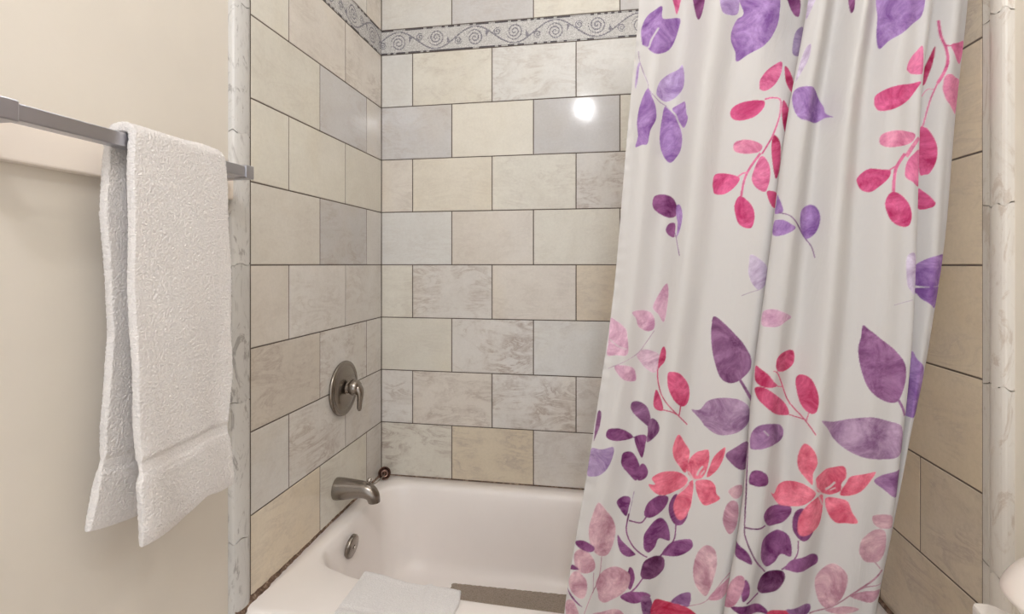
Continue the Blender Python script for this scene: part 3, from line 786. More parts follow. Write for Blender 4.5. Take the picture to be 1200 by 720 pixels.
PRINT = [
('purple', 0, '0.93,1.633 0.74,1.658 1.15,1.681 1.68,1.690 2.05,1.695 2.14,1.673 2.82,1.682 2.83,1.660 2.64,1.626 2.31,1.610 1.90,1.607 1.36,1.621'),
('white', 1, '1.081,1.6250 1.531,1.6191 1.663,1.6316 2.011,1.6545 1.933,1.6561 1.567,1.6338 1.465,1.6223 1.105,1.6280'),
('pink', 0, '2.45,1.722 2.81,1.727 2.80,1.709 2.70,1.688 2.57,1.702'),
('dark', 0, '3.25,1.720 3.60,1.708 3.60,1.680 3.50,1.667 3.37,1.684'),
('lilac', 0, '4.13,1.702 4.78,1.710 4.91,1.676 4.48,1.667 4.22,1.673'),
('purple', 0, '4.86,1.715 6.41,1.711 6.73,1.667 6.51,1.634 6.07,1.611 5.52,1.598 5.12,1.586 5.00,1.604 4.76,1.624 4.74,1.643 4.90,1.664 5.12,1.676'),
('dark', 0, '6.93,1.711 8.05,1.708 8.24,1.671 7.82,1.677'),
('lilacd', 0, '8.12,1.614 8.19,1.641 8.48,1.650 8.66,1.623 8.52,1.594 8.20,1.597'),
('stem', 1, '0.546,1.6181 0.883,1.5966 1.627,1.5540 1.771,1.5391 2.354,1.5186 2.702,1.5114 3.134,1.4905 3.416,1.4662 3.446,1.4668 3.164,1.4914 2.732,1.5132 2.384,1.5204 1.819,1.5400 1.687,1.5544 0.985,1.5969 0.696,1.6180'),
('lilac', 0, '0.89,1.597 0.94,1.572 0.76,1.546 0.61,1.557 0.64,1.585'),
('lilac', 0, '2.19,1.536 2.31,1.557 2.68,1.575 3.01,1.584 3.13,1.591 3.25,1.571 3.27,1.546 3.06,1.531 2.65,1.521 2.30,1.527'),
('purple', 0, '1.74,1.542 1.99,1.527 2.25,1.508 2.32,1.485 2.11,1.463 2.02,1.437 1.72,1.435 1.25,1.433 1.37,1.453 1.20,1.478 1.26,1.506 1.48,1.529'),
('purple', 0, '2.65,1.512 3.01,1.500 3.30,1.473 3.44,1.450 3.44,1.426 3.31,1.412 3.11,1.404 2.85,1.414 2.63,1.434 2.55,1.458 2.57,1.487'),
('purple', 0, '2.95,1.509 3.24,1.516 3.40,1.516 3.49,1.494 3.56,1.482 3.46,1.466 3.25,1.482 3.10,1.498'),
('white', 1, '2.702,1.5115 3.086,1.4971 3.230,1.4813 3.422,1.4641 3.452,1.4647 3.260,1.4818 3.110,1.4981 2.726,1.5131'),
('pink', 1, '6.622,1.5105 7.079,1.5125 7.673,1.5090 7.805,1.4958 7.745,1.4720 7.433,1.4449 7.037,1.4243 6.797,1.4107 6.899,1.4086 7.151,1.4222 7.583,1.4430 7.883,1.4708 7.937,1.4954 7.775,1.5113 7.061,1.5161 6.586,1.5140'),
('pink', 1, '6.700,1.4134 6.268,1.3901 6.028,1.3667 5.968,1.3350 6.088,1.3339 6.148,1.3649 6.382,1.3873 6.833,1.4102'),
('pink', 1, '5.818,1.3699 5.998,1.3752 6.184,1.3758 6.160,1.3790 5.956,1.3782 5.770,1.3727'),
('pink', 0, '6.19,1.536 6.18,1.550 6.52,1.568 7.18,1.582 7.55,1.580 7.54,1.558 7.10,1.538 6.59,1.528 6.27,1.530'),
('crim', 0, '7.78,1.574 8.05,1.570 8.32,1.553 8.46,1.532 8.38,1.523 8.11,1.536 7.91,1.553'),
('hot', 0, '5.17,1.491 5.28,1.503 5.66,1.510 6.30,1.511 6.63,1.508 6.62,1.496 6.21,1.481 5.68,1.475 5.31,1.479'),
('crim', 0, '7.97,1.508 8.23,1.499 8.44,1.479 8.45,1.455 8.33,1.443 8.13,1.459 7.99,1.483'),
('purple', 0, '8.49,1.479 8.66,1.459 8.51,1.431 8.33,1.419 8.42,1.447'),
('pinkl', 0, '5.46,1.427 5.55,1.437 5.96,1.439 6.50,1.433 6.83,1.424 6.68,1.414 6.05,1.412 5.60,1.417'),
('crim', 0, '7.57,1.443 8.04,1.429 8.21,1.385 8.07,1.362 7.68,1.393 7.43,1.424'),
('hot', 0, '4.80,1.360 4.86,1.376 5.20,1.379 5.62,1.375 5.87,1.368 5.82,1.359 5.60,1.347 5.30,1.339 4.95,1.340 4.85,1.348'),
('pink', 0, '6.73,1.403 7.04,1.404 7.55,1.385 7.68,1.362 7.45,1.340 6.83,1.346 6.47,1.361 6.47,1.378'),
('crim', 0, '7.54,1.340 8.14,1.339 8.31,1.325 8.20,1.309 7.81,1.322'),
('hot', 0, '5.79,1.311 5.82,1.327 5.98,1.335 6.30,1.328 6.71,1.312 6.87,1.294 6.77,1.276 6.42,1.275 6.02,1.285'),
('dark', 0, '2.50,1.327 2.59,1.340 2.95,1.344 3.29,1.337 3.48,1.321 3.50,1.301 3.28,1.297 2.89,1.305 2.59,1.315'),
('purple', 0, '3.48,1.319 3.61,1.319 3.72,1.300 3.69,1.276 3.59,1.260 3.57,1.284 3.50,1.301'),
('dark', 0, '3.17,1.274 3.27,1.286 3.49,1.286 3.52,1.269 3.50,1.259 3.31,1.263'),
('stemd', 1, '3.506,1.2684 3.584,1.2521 3.734,1.2238 3.771,1.2242 3.620,1.2523 3.536,1.2686'),
('lilacl', 0, '6.91,1.226 7.60,1.218 8.11,1.208 8.34,1.189 8.22,1.170 7.85,1.162 7.24,1.173 6.90,1.192 6.86,1.212'),
('stem', 1, '7.835,1.1623 7.163,1.1572 6.646,1.1506 6.664,1.1494 7.187,1.1561 7.859,1.1611'),
('lilacl', 0, '14.14,1.682 15.15,1.676 14.78,1.652 14.34,1.636 14.00,1.649'),
('lilacl', 0, '14.55,1.558 14.89,1.582 15.35,1.588 15.32,1.558 14.48,1.527 14.44,1.540'),
('purple', 0, '14.48,1.492 14.32,1.507 14.86,1.516 15.58,1.516 16.51,1.512 17.08,1.493 17.25,1.476 17.52,1.465 17.24,1.467 16.74,1.459 15.75,1.458 15.09,1.471'),
('purple', 0, '14.22,1.332 14.93,1.314 15.09,1.299 14.11,1.298 14.17,1.314'),
('stemd', 1, '14.702,1.2973 15.591,1.2921 16.378,1.2729 16.972,1.2512 17.212,1.2379 17.350,1.2190 17.392,1.2197 17.254,1.2390 17.032,1.2527 16.480,1.2747 15.639,1.2942 14.720,1.2999'),
('purple', 0, '14.07,1.268 14.31,1.285 15.20,1.286 15.83,1.278 16.16,1.272 15.82,1.264 15.18,1.258 14.41,1.259'),
('purple', 0, '16.47,1.283 16.47,1.302 16.89,1.314 17.21,1.312 17.40,1.296 17.40,1.276 17.27,1.261 17.00,1.254 16.63,1.269'),
('dark', 0, '17.39,1.678 17.58,1.672 17.63,1.649 17.55,1.642 17.45,1.656'),
('purple', 0, '19.04,1.687 21.18,1.672 21.31,1.635 20.59,1.617 20.04,1.601 19.62,1.594 19.34,1.584 19.18,1.605 19.10,1.639'),
('pink', 0, '20.57,1.542 20.73,1.557 21.17,1.571 21.85,1.577 22.37,1.534 21.14,1.532 20.68,1.537'),
('hot', 0, '19.41,1.491 19.43,1.502 19.67,1.509 20.18,1.513 21.23,1.517 22.28,1.518 21.66,1.505 20.84,1.486 20.09,1.473 19.64,1.473 19.47,1.481'),
('pinkl', 0, '19.66,1.423 19.73,1.432 20.07,1.436 20.83,1.436 21.92,1.429 21.62,1.418 20.72,1.410 20.02,1.408 19.72,1.414'),
('pinkl', 1, '22.352,1.4261 21.451,1.4118 20.863,1.3941 21.133,1.3898 21.859,1.4070 22.844,1.4223'),
('pink', 1, '20.797,1.3988 20.286,1.3725 20.208,1.3321 20.388,1.3314 20.472,1.3709 21.019,1.3960'),
('hot', 0, '18.98,1.355 19.06,1.364 19.38,1.375 19.76,1.372 20.12,1.368 20.08,1.357 19.78,1.344 19.48,1.334 19.18,1.339'),
('pink', 1, '20.088,1.3677 20.334,1.3732 20.532,1.3739 20.514,1.3768 20.298,1.3759 20.046,1.3703'),
('pink', 0, '20.95,1.365 21.08,1.383 21.67,1.395 22.84,1.401 22.84,1.343 21.51,1.350 21.04,1.356'),
('hot', 0, '19.95,1.307 20.03,1.325 20.32,1.332 20.86,1.325 21.47,1.308 21.72,1.290 21.43,1.274 20.79,1.273 20.23,1.283'),
('lilacl', 0, '21.44,1.223 22.60,1.221 22.84,1.159 21.82,1.165 21.48,1.183'),
('stem', 1, '22.316,1.1487 21.361,1.1438 20.658,1.1386 20.670,1.1374 21.379,1.1427 22.364,1.1476'),
('crim', 0, '28.87,1.530 28.89,1.545 29.14,1.570 29.37,1.592 29.37,1.564 29.23,1.539 29.08,1.525'),
('pink', 1, '29.302,1.6369 29.473,1.6067 29.737,1.5816 29.865,1.5595 29.767,1.5429 29.566,1.5265 29.684,1.5224 29.913,1.5394 30.055,1.5582 29.876,1.5819 29.593,1.6068 29.430,1.6363'),
('pink', 1, '29.590,1.5254 29.377,1.4976 29.147,1.4540 29.230,1.4527 29.446,1.4959 29.660,1.5235'),
('pink', 1, '29.641,1.5911 29.937,1.5848 30.455,1.5862 30.410,1.5890 29.935,1.5877 29.654,1.5938'),
('pink', 0, '30.00,1.586 30.53,1.592 31.82,1.601 32.00,1.583 31.55,1.560 30.63,1.567'),
('pinkl', 0, '29.85,1.519 30.01,1.537 30.99,1.535 32.00,1.531 32.00,1.497 31.68,1.472 30.32,1.489 29.95,1.504'),
('hot', 0, '29.03,1.446 29.33,1.449 29.63,1.432 29.84,1.412 29.84,1.390 29.59,1.369 29.38,1.366 29.10,1.373'),
('pinkl', 1, '29.038,1.5043 29.257,1.5159 29.532,1.5133 29.529,1.5151 29.233,1.5177 28.990,1.5056'),
('hot', 0, '29.09,1.342 29.45,1.334 29.78,1.321 29.92,1.314 29.71,1.307 29.13,1.307'),
('purple', 0, '29.12,1.202 29.63,1.217 30.32,1.223 32.00,1.225 32.00,1.201 32.00,1.174 29.20,1.171'),
('purple', 0, '29.18,1.166 32.00,1.168 32.00,1.148 31.18,1.131 29.84,1.143 29.38,1.155'),
('purple', 0, '29.31,1.047 29.47,1.054 29.83,1.040 30.96,1.024 32.00,0.988 32.00,0.961 31.09,0.942 29.63,0.940 29.40,0.951 29.37,0.996'),
('crim', 0, '31.02,0.918 31.41,0.926 31.33,0.905 31.27,0.887 30.57,0.904'),
('blush', 0, '2.06,1.116 2.44,1.120 2.88,1.116 3.12,1.103 3.15,1.084 2.90,1.078 2.49,1.087 2.29,1.104'),
('blush', 0, '2.99,1.125 3.18,1.152 3.43,1.172 3.53,1.143 3.49,1.099 3.24,1.112'),
('blush', 0, '0.39,1.032 0.28,1.059 0.04,1.102 1.00,1.099 1.77,1.086 1.99,1.069 2.13,1.036 1.53,1.033'),
('white', 1, '0.408,1.0623 1.393,1.0504 2.041,1.0446 2.053,1.0464 1.423,1.0521 0.504,1.0639'),
('blushl', 0, '2.56,1.033 2.77,1.042 3.22,1.041 3.51,1.034 3.51,1.009 3.38,1.000 3.07,1.005 2.76,1.019'),
('blush', 0, '1.40,1.011 1.96,1.015 2.46,1.009 2.64,0.997 2.67,0.982 2.25,0.984 1.87,0.993'),
('blushd', 1, '3.170,1.0807 2.900,1.0572 2.552,1.0353 1.807,1.0186 0.817,1.0060 0.859,1.0047 1.837,1.0173 2.582,1.0340 2.930,1.0563 3.194,1.0800'),
('red', 0, '3.51,1.009 3.49,1.025 3.53,1.046 3.61,1.053 3.71,1.044 3.72,1.027 3.58,1.014'),
('red', 1, '3.476,1.0086 3.548,0.9848 3.825,0.9551 4.509,0.9225 4.941,0.9032 4.983,0.9051 4.551,0.9241 3.861,0.9568 3.602,0.9859 3.524,1.0093'),
('red', 0, '3.90,0.989 3.89,1.005 4.07,1.008 4.40,1.003 4.79,0.983 4.92,0.962 4.85,0.944 4.62,0.940 4.27,0.953 4.00,0.973'),
('red', 0, '3.52,0.968 3.63,0.966 3.82,0.948 3.88,0.934 3.67,0.932 3.51,0.940'),
('red', 1, '3.813,0.9334 4.143,0.9318 4.467,0.9245 4.485,0.9268 4.149,0.9343 3.819,0.9360'),
('red', 1, '4.545,0.9415 4.545,0.9335 4.527,0.9227 4.587,0.9219 4.605,0.9327 4.605,0.9409'),
('slate', 0, '5.51,1.111 6.02,1.097 6.66,1.078 7.43,1.058 7.97,1.040 8.03,1.018 7.56,1.002 6.89,0.990 6.39,0.990 6.03,1.001 5.71,1.032 5.52,1.064 5.45,1.092'),
('slate', 1, '7.067,0.9982 7.715,0.9794 8.256,0.9593 8.424,0.9623 7.931,0.9830 7.265,1.0021'),
('mauvep', 0, '5.06,0.933 5.39,0.934 5.69,0.952 6.25,0.960 7.12,0.962 7.92,0.956 8.23,0.945 8.26,0.923 7.84,0.907 6.91,0.894 6.21,0.891 5.70,0.902 5.43,0.916'),
('slate', 0, '2.62,0.930 2.68,0.941 2.99,0.941 3.31,0.933 3.48,0.914 3.45,0.898 3.22,0.902 2.84,0.915'),
('slate', 0, '3.49,0.913 3.71,0.912 3.84,0.899 3.74,0.884 3.45,0.867 3.44,0.889'),
('dark', 0, '1.52,0.881 1.69,0.891 2.22,0.892 2.67,0.882 2.90,0.871 2.58,0.866 2.04,0.868 1.63,0.873'),
('dark', 1, '2.888,0.8690 3.032,0.8711 3.014,0.8733 2.870,0.8713'),
('dark', 1, '3.398,0.8987 3.464,0.8772 3.506,0.8780 3.440,0.8995'),
('slate', 0, '0.35,0.864 0.28,0.917 0.81,0.922 0.95,0.897 0.63,0.873'),
('dark', 0, '2.95,0.869 3.09,0.876 3.39,0.879 3.41,0.862 3.35,0.835 3.11,0.850'),
('pinkm', 0, '14.34,1.102 14.31,1.123 15.27,1.130 15.91,1.126 16.65,1.115 16.22,1.107 15.83,1.100 15.22,1.098'),
('red', 0, '15.96,1.037 16.21,1.051 16.88,1.055 17.05,1.045 17.01,1.028 16.65,1.018 16.13,1.021'),
('red', 0, '14.34,1.029 15.40,1.019 15.99,1.003 16.23,0.994 15.64,0.992 14.93,0.996 14.37,1.007'),
('red', 0, '14.53,0.989 15.29,0.993 16.06,0.982 16.83,0.959 17.05,0.938 16.50,0.940 15.62,0.958 14.83,0.975'),
('red', 0, '17.19,0.994 17.21,1.008 17.40,1.013 17.67,1.007 17.90,0.986 17.97,0.968 17.90,0.951 17.67,0.948 17.39,0.962'),
('red', 1, '15.837,1.0200 16.095,1.0170 16.474,0.9958 16.942,0.9621 17.506,0.9363 17.951,0.9107 17.993,0.9124 17.542,0.9385 17.002,0.9635 16.570,0.9959 16.179,1.0181 15.861,1.0225'),
('red', 1, '16.233,0.9925 16.552,0.9887 16.558,0.9910 16.239,0.9948'),
('red', 1, '17.044,0.9368 17.524,0.9343 17.530,0.9367 17.056,0.9392'),
('red', 1, '17.650,0.9477 17.596,0.9320 17.638,0.9318 17.686,0.9475'),
('slatep', 0, '19.53,1.102 19.76,1.094 20.26,1.078 21.01,1.060 21.90,1.037 22.13,1.015 21.91,0.994 21.49,0.975 20.97,0.970 20.31,0.978 19.85,0.995 19.58,1.026 19.45,1.059 19.50,1.081'),
('slatep', 1, '21.379,0.9754 22.304,0.9485 22.838,0.9495 21.589,0.9777'),
('mauvep', 0, '18.16,0.937 18.89,0.930 19.51,0.939 20.10,0.945 20.99,0.939 22.07,0.933 22.67,0.913 22.84,0.893 22.30,0.882 21.14,0.873 20.17,0.873 19.53,0.879 19.01,0.895 18.55,0.919'),
('purpm', 0, '14.60,0.883 14.52,0.905 15.15,0.923 15.90,0.929 16.62,0.922 16.89,0.907 16.70,0.891 15.95,0.887 15.29,0.882'),
('white', 1, '15.585,0.9162 15.939,0.9070 15.981,0.9082 15.627,0.9176'),
('lilacm', 0, '0.00,0.845 1.37,0.850 2.08,0.856 2.09,0.830 1.78,0.807 1.09,0.795 0.00,0.799'),
('dark', 0, '2.52,0.830 2.59,0.842 2.97,0.841 3.29,0.821 3.33,0.804 3.23,0.788 2.88,0.800 2.59,0.816'),
('dark', 0, '3.31,0.819 3.47,0.825 3.63,0.813 3.54,0.798 3.30,0.791'),
('stem', 1, '3.224,0.7679 3.194,0.7304 3.164,0.6939 3.194,0.6941 3.224,0.7306 3.260,0.7681'),
('purpd', 0, '2.61,0.744 2.82,0.754 3.14,0.753 3.15,0.735 3.10,0.716 2.86,0.725'),
('purpd', 0, '2.89,0.678 3.12,0.667 3.55,0.657 3.66,0.653 3.41,0.642 3.15,0.644 2.95,0.660'),
('dark', 0, '3.70,0.734 3.79,0.758 4.14,0.774 4.52,0.769 4.51,0.754 4.25,0.739 3.88,0.729'),
('dark', 0, '4.60,0.753 4.78,0.771 5.11,0.767 5.41,0.738 5.27,0.714 4.97,0.713 4.69,0.732'),
('purpd', 0, '3.84,0.684 3.84,0.699 4.09,0.724 4.38,0.730 4.71,0.712 4.88,0.682 4.42,0.690 4.32,0.675 4.11,0.664 3.91,0.670'),
('purpd', 0, '4.65,0.657 4.90,0.676 5.37,0.686 5.70,0.688 5.79,0.674 5.47,0.657 5.09,0.651'),
('darkest', 0, '3.94,0.627 4.02,0.648 4.39,0.657 4.77,0.649 4.85,0.628 4.56,0.613 4.15,0.612 3.98,0.617'),
('dark', 0, '3.37,0.562 3.70,0.582 4.18,0.588 4.50,0.578 4.23,0.570 3.76,0.561'),
('dark', 1, '3.152,0.7221 3.164,0.6884 3.500,0.6645 4.077,0.6536 4.107,0.6563 3.542,0.6676 3.224,0.6899 3.218,0.7227'),
('dark', 1, '3.230,0.7076 3.656,0.7136 3.831,0.7303 3.777,0.7315 3.632,0.7163 3.230,0.7110'),
('dark', 1, '4.983,0.7151 5.001,0.6813 4.575,0.6555 4.641,0.6526 5.067,0.6800 5.049,0.7147'),
('dark', 1, '4.041,0.6153 3.837,0.5936 3.644,0.5788 3.686,0.5774 3.891,0.5923 4.095,0.6136'),
('dark', 0, '3.52,0.623 3.66,0.625 3.79,0.609 3.69,0.585 3.53,0.595'),
('coral', 0, '4.63,0.887 4.95,0.869 5.17,0.854 5.16,0.831 5.09,0.812 4.78,0.827 4.51,0.846 4.45,0.866'),
('coral', 0, '5.90,0.860 5.96,0.841 5.88,0.819 5.70,0.805 5.36,0.802 5.16,0.816 5.18,0.837 5.39,0.852 5.63,0.858'),
('coral', 0, '6.71,0.870 6.68,0.850 6.42,0.827 6.02,0.810 5.92,0.811 6.02,0.832 6.21,0.852'),
('coral', 0, '3.70,0.791 3.93,0.794 3.78,0.804 4.11,0.818 4.70,0.816 5.21,0.802 5.06,0.784 4.56,0.774 4.13,0.775 3.84,0.782'),
('coral', 0, '5.41,0.800 5.48,0.778 5.46,0.748 5.29,0.725 5.04,0.724 4.80,0.747 4.89,0.769 5.19,0.789'),
('coral', 0, '5.52,0.799 6.03,0.805 6.38,0.797 6.50,0.783 6.74,0.774 6.30,0.761 5.95,0.757 5.67,0.772'),
('white', 1, '5.578,0.8091 5.632,0.8182 5.764,0.8278 5.698,0.8298 5.566,0.8198 5.506,0.8102'),
('white', 1, '5.704,0.8117 5.830,0.8210 5.794,0.8220 5.668,0.8127'),
('mauve', 0, '1.77,0.748 2.39,0.723 2.72,0.697 2.79,0.671 2.64,0.641 2.25,0.642 1.76,0.661 1.41,0.690 1.49,0.721'),
('mauve', 0, '2.47,0.565 2.32,0.587 2.50,0.606 2.84,0.614 3.35,0.616 3.61,0.610 3.59,0.586 3.27,0.559 2.84,0.543 2.56,0.551'),
('mauve', 0, '0.29,0.638 1.25,0.653 1.93,0.641 2.17,0.617 1.74,0.607 1.01,0.610'),
('mauve', 0, '0.00,0.585 0.91,0.607 1.70,0.599 1.94,0.579 1.81,0.558 1.13,0.561'),
('mauve', 0, '0.00,0.538 0.95,0.550 1.46,0.538 1.62,0.521 0.76,0.513'),
('mauved', 1, '2.354,0.6387 2.402,0.5968 2.173,0.5631 1.879,0.5199 1.933,0.5194 2.215,0.5621 2.444,0.5958 2.396,0.6380'),
('mauved', 1, '2.125,0.6096 2.258,0.5672 2.288,0.5668 2.161,0.6093'),
('dark', 0, '0.00,0.661 1.13,0.669 1.90,0.662 1.89,0.651 1.27,0.650'),
('dark', 0, '0.00,0.616 0.61,0.618 1.18,0.611 0.00,0.607'),
('dark', 0, '0.00,0.570 0.67,0.564 1.79,0.542 1.43,0.545'),
('mauve', 0, '2.35,0.525 2.82,0.526 3.42,0.538 3.56,0.527 2.44,0.511'),
('slate', 0, '4.11,0.575 4.41,0.579 4.62,0.561 4.74,0.532 4.36,0.536'),
('redc', 0, '4.65,0.567 5.18,0.565 5.90,0.562 6.51,0.553 6.61,0.543 4.80,0.527'),
('purpm', 0, '5.33,0.565 5.67,0.584 6.07,0.589 6.07,0.564 5.69,0.563'),
('mauve', 0, '6.00,0.628 6.02,0.664 6.38,0.684 6.92,0.679 7.20,0.654 7.13,0.619 6.87,0.592 6.32,0.602'),
('mauve', 0, '7.17,0.790 7.61,0.803 8.15,0.806 8.18,0.787 7.73,0.780'),
('mauved', 0, '7.11,0.732 7.13,0.761 7.55,0.776 8.06,0.770 8.14,0.732 7.72,0.714'),
('slate', 0, '6.77,0.856 7.53,0.876 8.36,0.884 8.33,0.837 7.46,0.838'),
('rose', 0, '7.04,0.591 7.57,0.613 8.38,0.637 8.42,0.615 8.02,0.596 7.24,0.587'),
('mauved', 1, '6.082,0.5635 6.935,0.5824 7.667,0.6182 8.298,0.6440 8.237,0.6453 7.601,0.6189 6.899,0.5835 6.064,0.5650'),
('dark', 0, '14.79,0.822 14.89,0.839 15.48,0.847 16.04,0.839 16.17,0.822 15.74,0.818 15.22,0.818'),
('dark', 1, '14.000,0.8907 14.468,0.8041 14.847,0.7408 15.219,0.7188 16.816,0.6531 16.882,0.6542 15.321,0.7207 15.009,0.7417 14.696,0.8053 14.294,0.8917'),
('dark', 1, '14.949,0.7408 15.837,0.7412 16.384,0.7432 16.312,0.7472 15.813,0.7443 14.949,0.7438'),
('dark', 1, '17.777,0.7241 17.801,0.6962 17.434,0.6647 17.476,0.6634 17.855,0.6956 17.831,0.7246'),
('dark', 1, '16.636,0.6190 15.975,0.6093 16.071,0.6064 16.726,0.6153'),
('dark', 0, '16.14,0.762 16.34,0.776 16.95,0.776 17.39,0.778 17.45,0.765 17.16,0.743 16.60,0.740'),
('dark', 0, '17.52,0.755 17.60,0.774 17.85,0.780 18.03,0.746 18.42,0.745 18.22,0.729 17.91,0.725 17.61,0.736'),
('purpd', 0, '16.30,0.704 16.37,0.721 16.88,0.728 17.15,0.731 17.52,0.725 17.67,0.694 17.34,0.690 17.17,0.672 16.86,0.663 16.45,0.682'),
('purpd', 0, '17.54,0.669 17.76,0.690 18.38,0.699 18.86,0.691 18.91,0.676 18.41,0.671 17.71,0.668'),
('darkest', 0, '16.55,0.628 16.67,0.647 17.13,0.657 17.52,0.663 17.61,0.649 17.39,0.624 16.92,0.613'),
('purpd', 0, '14.00,0.707 14.00,0.713 15.39,0.702 15.91,0.680 15.34,0.683 14.23,0.690'),
('dark', 0, '14.98,0.600 16.22,0.604 17.13,0.588 17.16,0.577 15.45,0.592'),
('redc', 0, '17.28,0.585 17.91,0.601 18.17,0.594 18.18,0.583 17.32,0.568'),
('purpm', 0, '17.90,0.603 18.91,0.603 18.85,0.584 18.03,0.593'),
('dark', 0, '15.65,0.652 15.99,0.642 16.09,0.622 15.75,0.612 15.53,0.632'),
('coral', 0, '17.63,0.894 17.97,0.884 18.15,0.863 18.00,0.845 18.03,0.825 17.76,0.834 17.51,0.848 17.46,0.870'),
('coral', 0, '19.39,0.852 19.48,0.835 19.37,0.822 19.35,0.808 19.01,0.799 18.61,0.805 18.21,0.815 18.14,0.836 18.54,0.846 19.00,0.848'),
('coral', 0, '20.51,0.851 20.32,0.835 19.99,0.816 19.60,0.803 19.34,0.802 19.48,0.823 19.68,0.840'),
('coral', 0, '16.41,0.804 16.65,0.798 16.83,0.811 17.25,0.821 17.73,0.824 18.22,0.810 17.98,0.795 17.58,0.781 17.07,0.775 16.75,0.785'),
('coral', 0, '18.62,0.803 18.74,0.774 18.64,0.747 18.19,0.737 17.83,0.734 17.71,0.745 17.73,0.769 18.03,0.795'),
('coral', 0, '18.80,0.792 19.30,0.795 19.61,0.793 19.78,0.777 20.02,0.761 19.63,0.755 19.32,0.752 19.01,0.767'),
('white', 1, '18.803,0.8075 19.007,0.8116 19.181,0.8209 19.127,0.8235 18.947,0.8148 18.731,0.8117'),
('white', 1, '19.007,0.8062 19.199,0.8114 19.181,0.8131 18.983,0.8080'),
('mauve', 0, '18.98,0.641 19.06,0.660 19.46,0.681 19.91,0.673 20.06,0.655 19.94,0.627 19.55,0.603 19.24,0.610'),
('mauve', 0, '20.26,0.716 20.33,0.735 20.87,0.751 21.73,0.749 22.11,0.720 21.68,0.699 20.76,0.694 20.35,0.705'),
('mauve', 0, '20.62,0.772 20.90,0.777 22.18,0.778 22.84,0.759 21.40,0.754 20.83,0.759'),
('mauved', 0, '20.24,0.633 21.12,0.644 22.86,0.648 22.33,0.633 21.26,0.624'),
('mauve', 0, '19.48,0.597 20.05,0.614 20.85,0.611 20.21,0.601'),
('mauved', 1, '18.971,0.5837 19.560,0.6015 20.424,0.6374 22.382,0.6817 22.165,0.6844 20.370,0.6395 19.536,0.6035 18.947,0.5863'),
('mauved', 1, '21.229,0.6943 21.871,0.6845 21.979,0.6861 21.295,0.6961'),
('mauved', 1, '20.256,0.6324 21.097,0.6499 22.856,0.6577 22.856,0.6599 21.049,0.6520 20.220,0.6343'),
('rose', 0, '14.00,0.601 14.00,0.625 14.93,0.654 15.54,0.656 15.62,0.633 15.19,0.602 14.00,0.593'),
('purpm', 0, '20.48,0.836 21.25,0.849 22.84,0.855 22.84,0.813 22.00,0.810 21.02,0.822'),
('white', 1, '5.055,0.8114 5.278,0.8054 5.452,0.8007 5.470,0.8026 5.296,0.8073 5.073,0.8132'),
('white', 1, '5.464,0.7996 5.758,0.8038 6.028,0.8086 6.010,0.8105 5.740,0.8057 5.458,0.8017'),
('white', 1, '5.266,0.7937 5.097,0.7816 4.869,0.7712 4.905,0.7695 5.133,0.7802 5.302,0.7925'),
('white', 1, '5.458,0.7981 5.512,0.7851 5.524,0.7728 5.566,0.7730 5.554,0.7854 5.500,0.7985'),
('white', 1, '5.181,0.8150 5.308,0.8076 5.392,0.8012 5.428,0.8024 5.344,0.8089 5.217,0.8163'),
('white', 1, '18.029,0.8253 18.311,0.8145 18.593,0.8026 18.635,0.8034 18.353,0.8154 18.059,0.8267'),
('white', 1, '18.695,0.7973 19.109,0.7963 19.368,0.8003 19.362,0.8021 19.103,0.7982 18.689,0.7993'),
('white', 1, '18.239,0.8090 18.479,0.7956 18.671,0.7833 18.725,0.7834 18.539,0.7956 18.287,0.8095'),
('white', 1, '18.665,0.7975 18.791,0.7841 18.845,0.7726 18.899,0.7723 18.845,0.7839 18.725,0.7972'),
('white', 1, '18.059,0.8359 18.155,0.8238 18.197,0.8126 18.257,0.8121 18.209,0.8236 18.107,0.8362')]
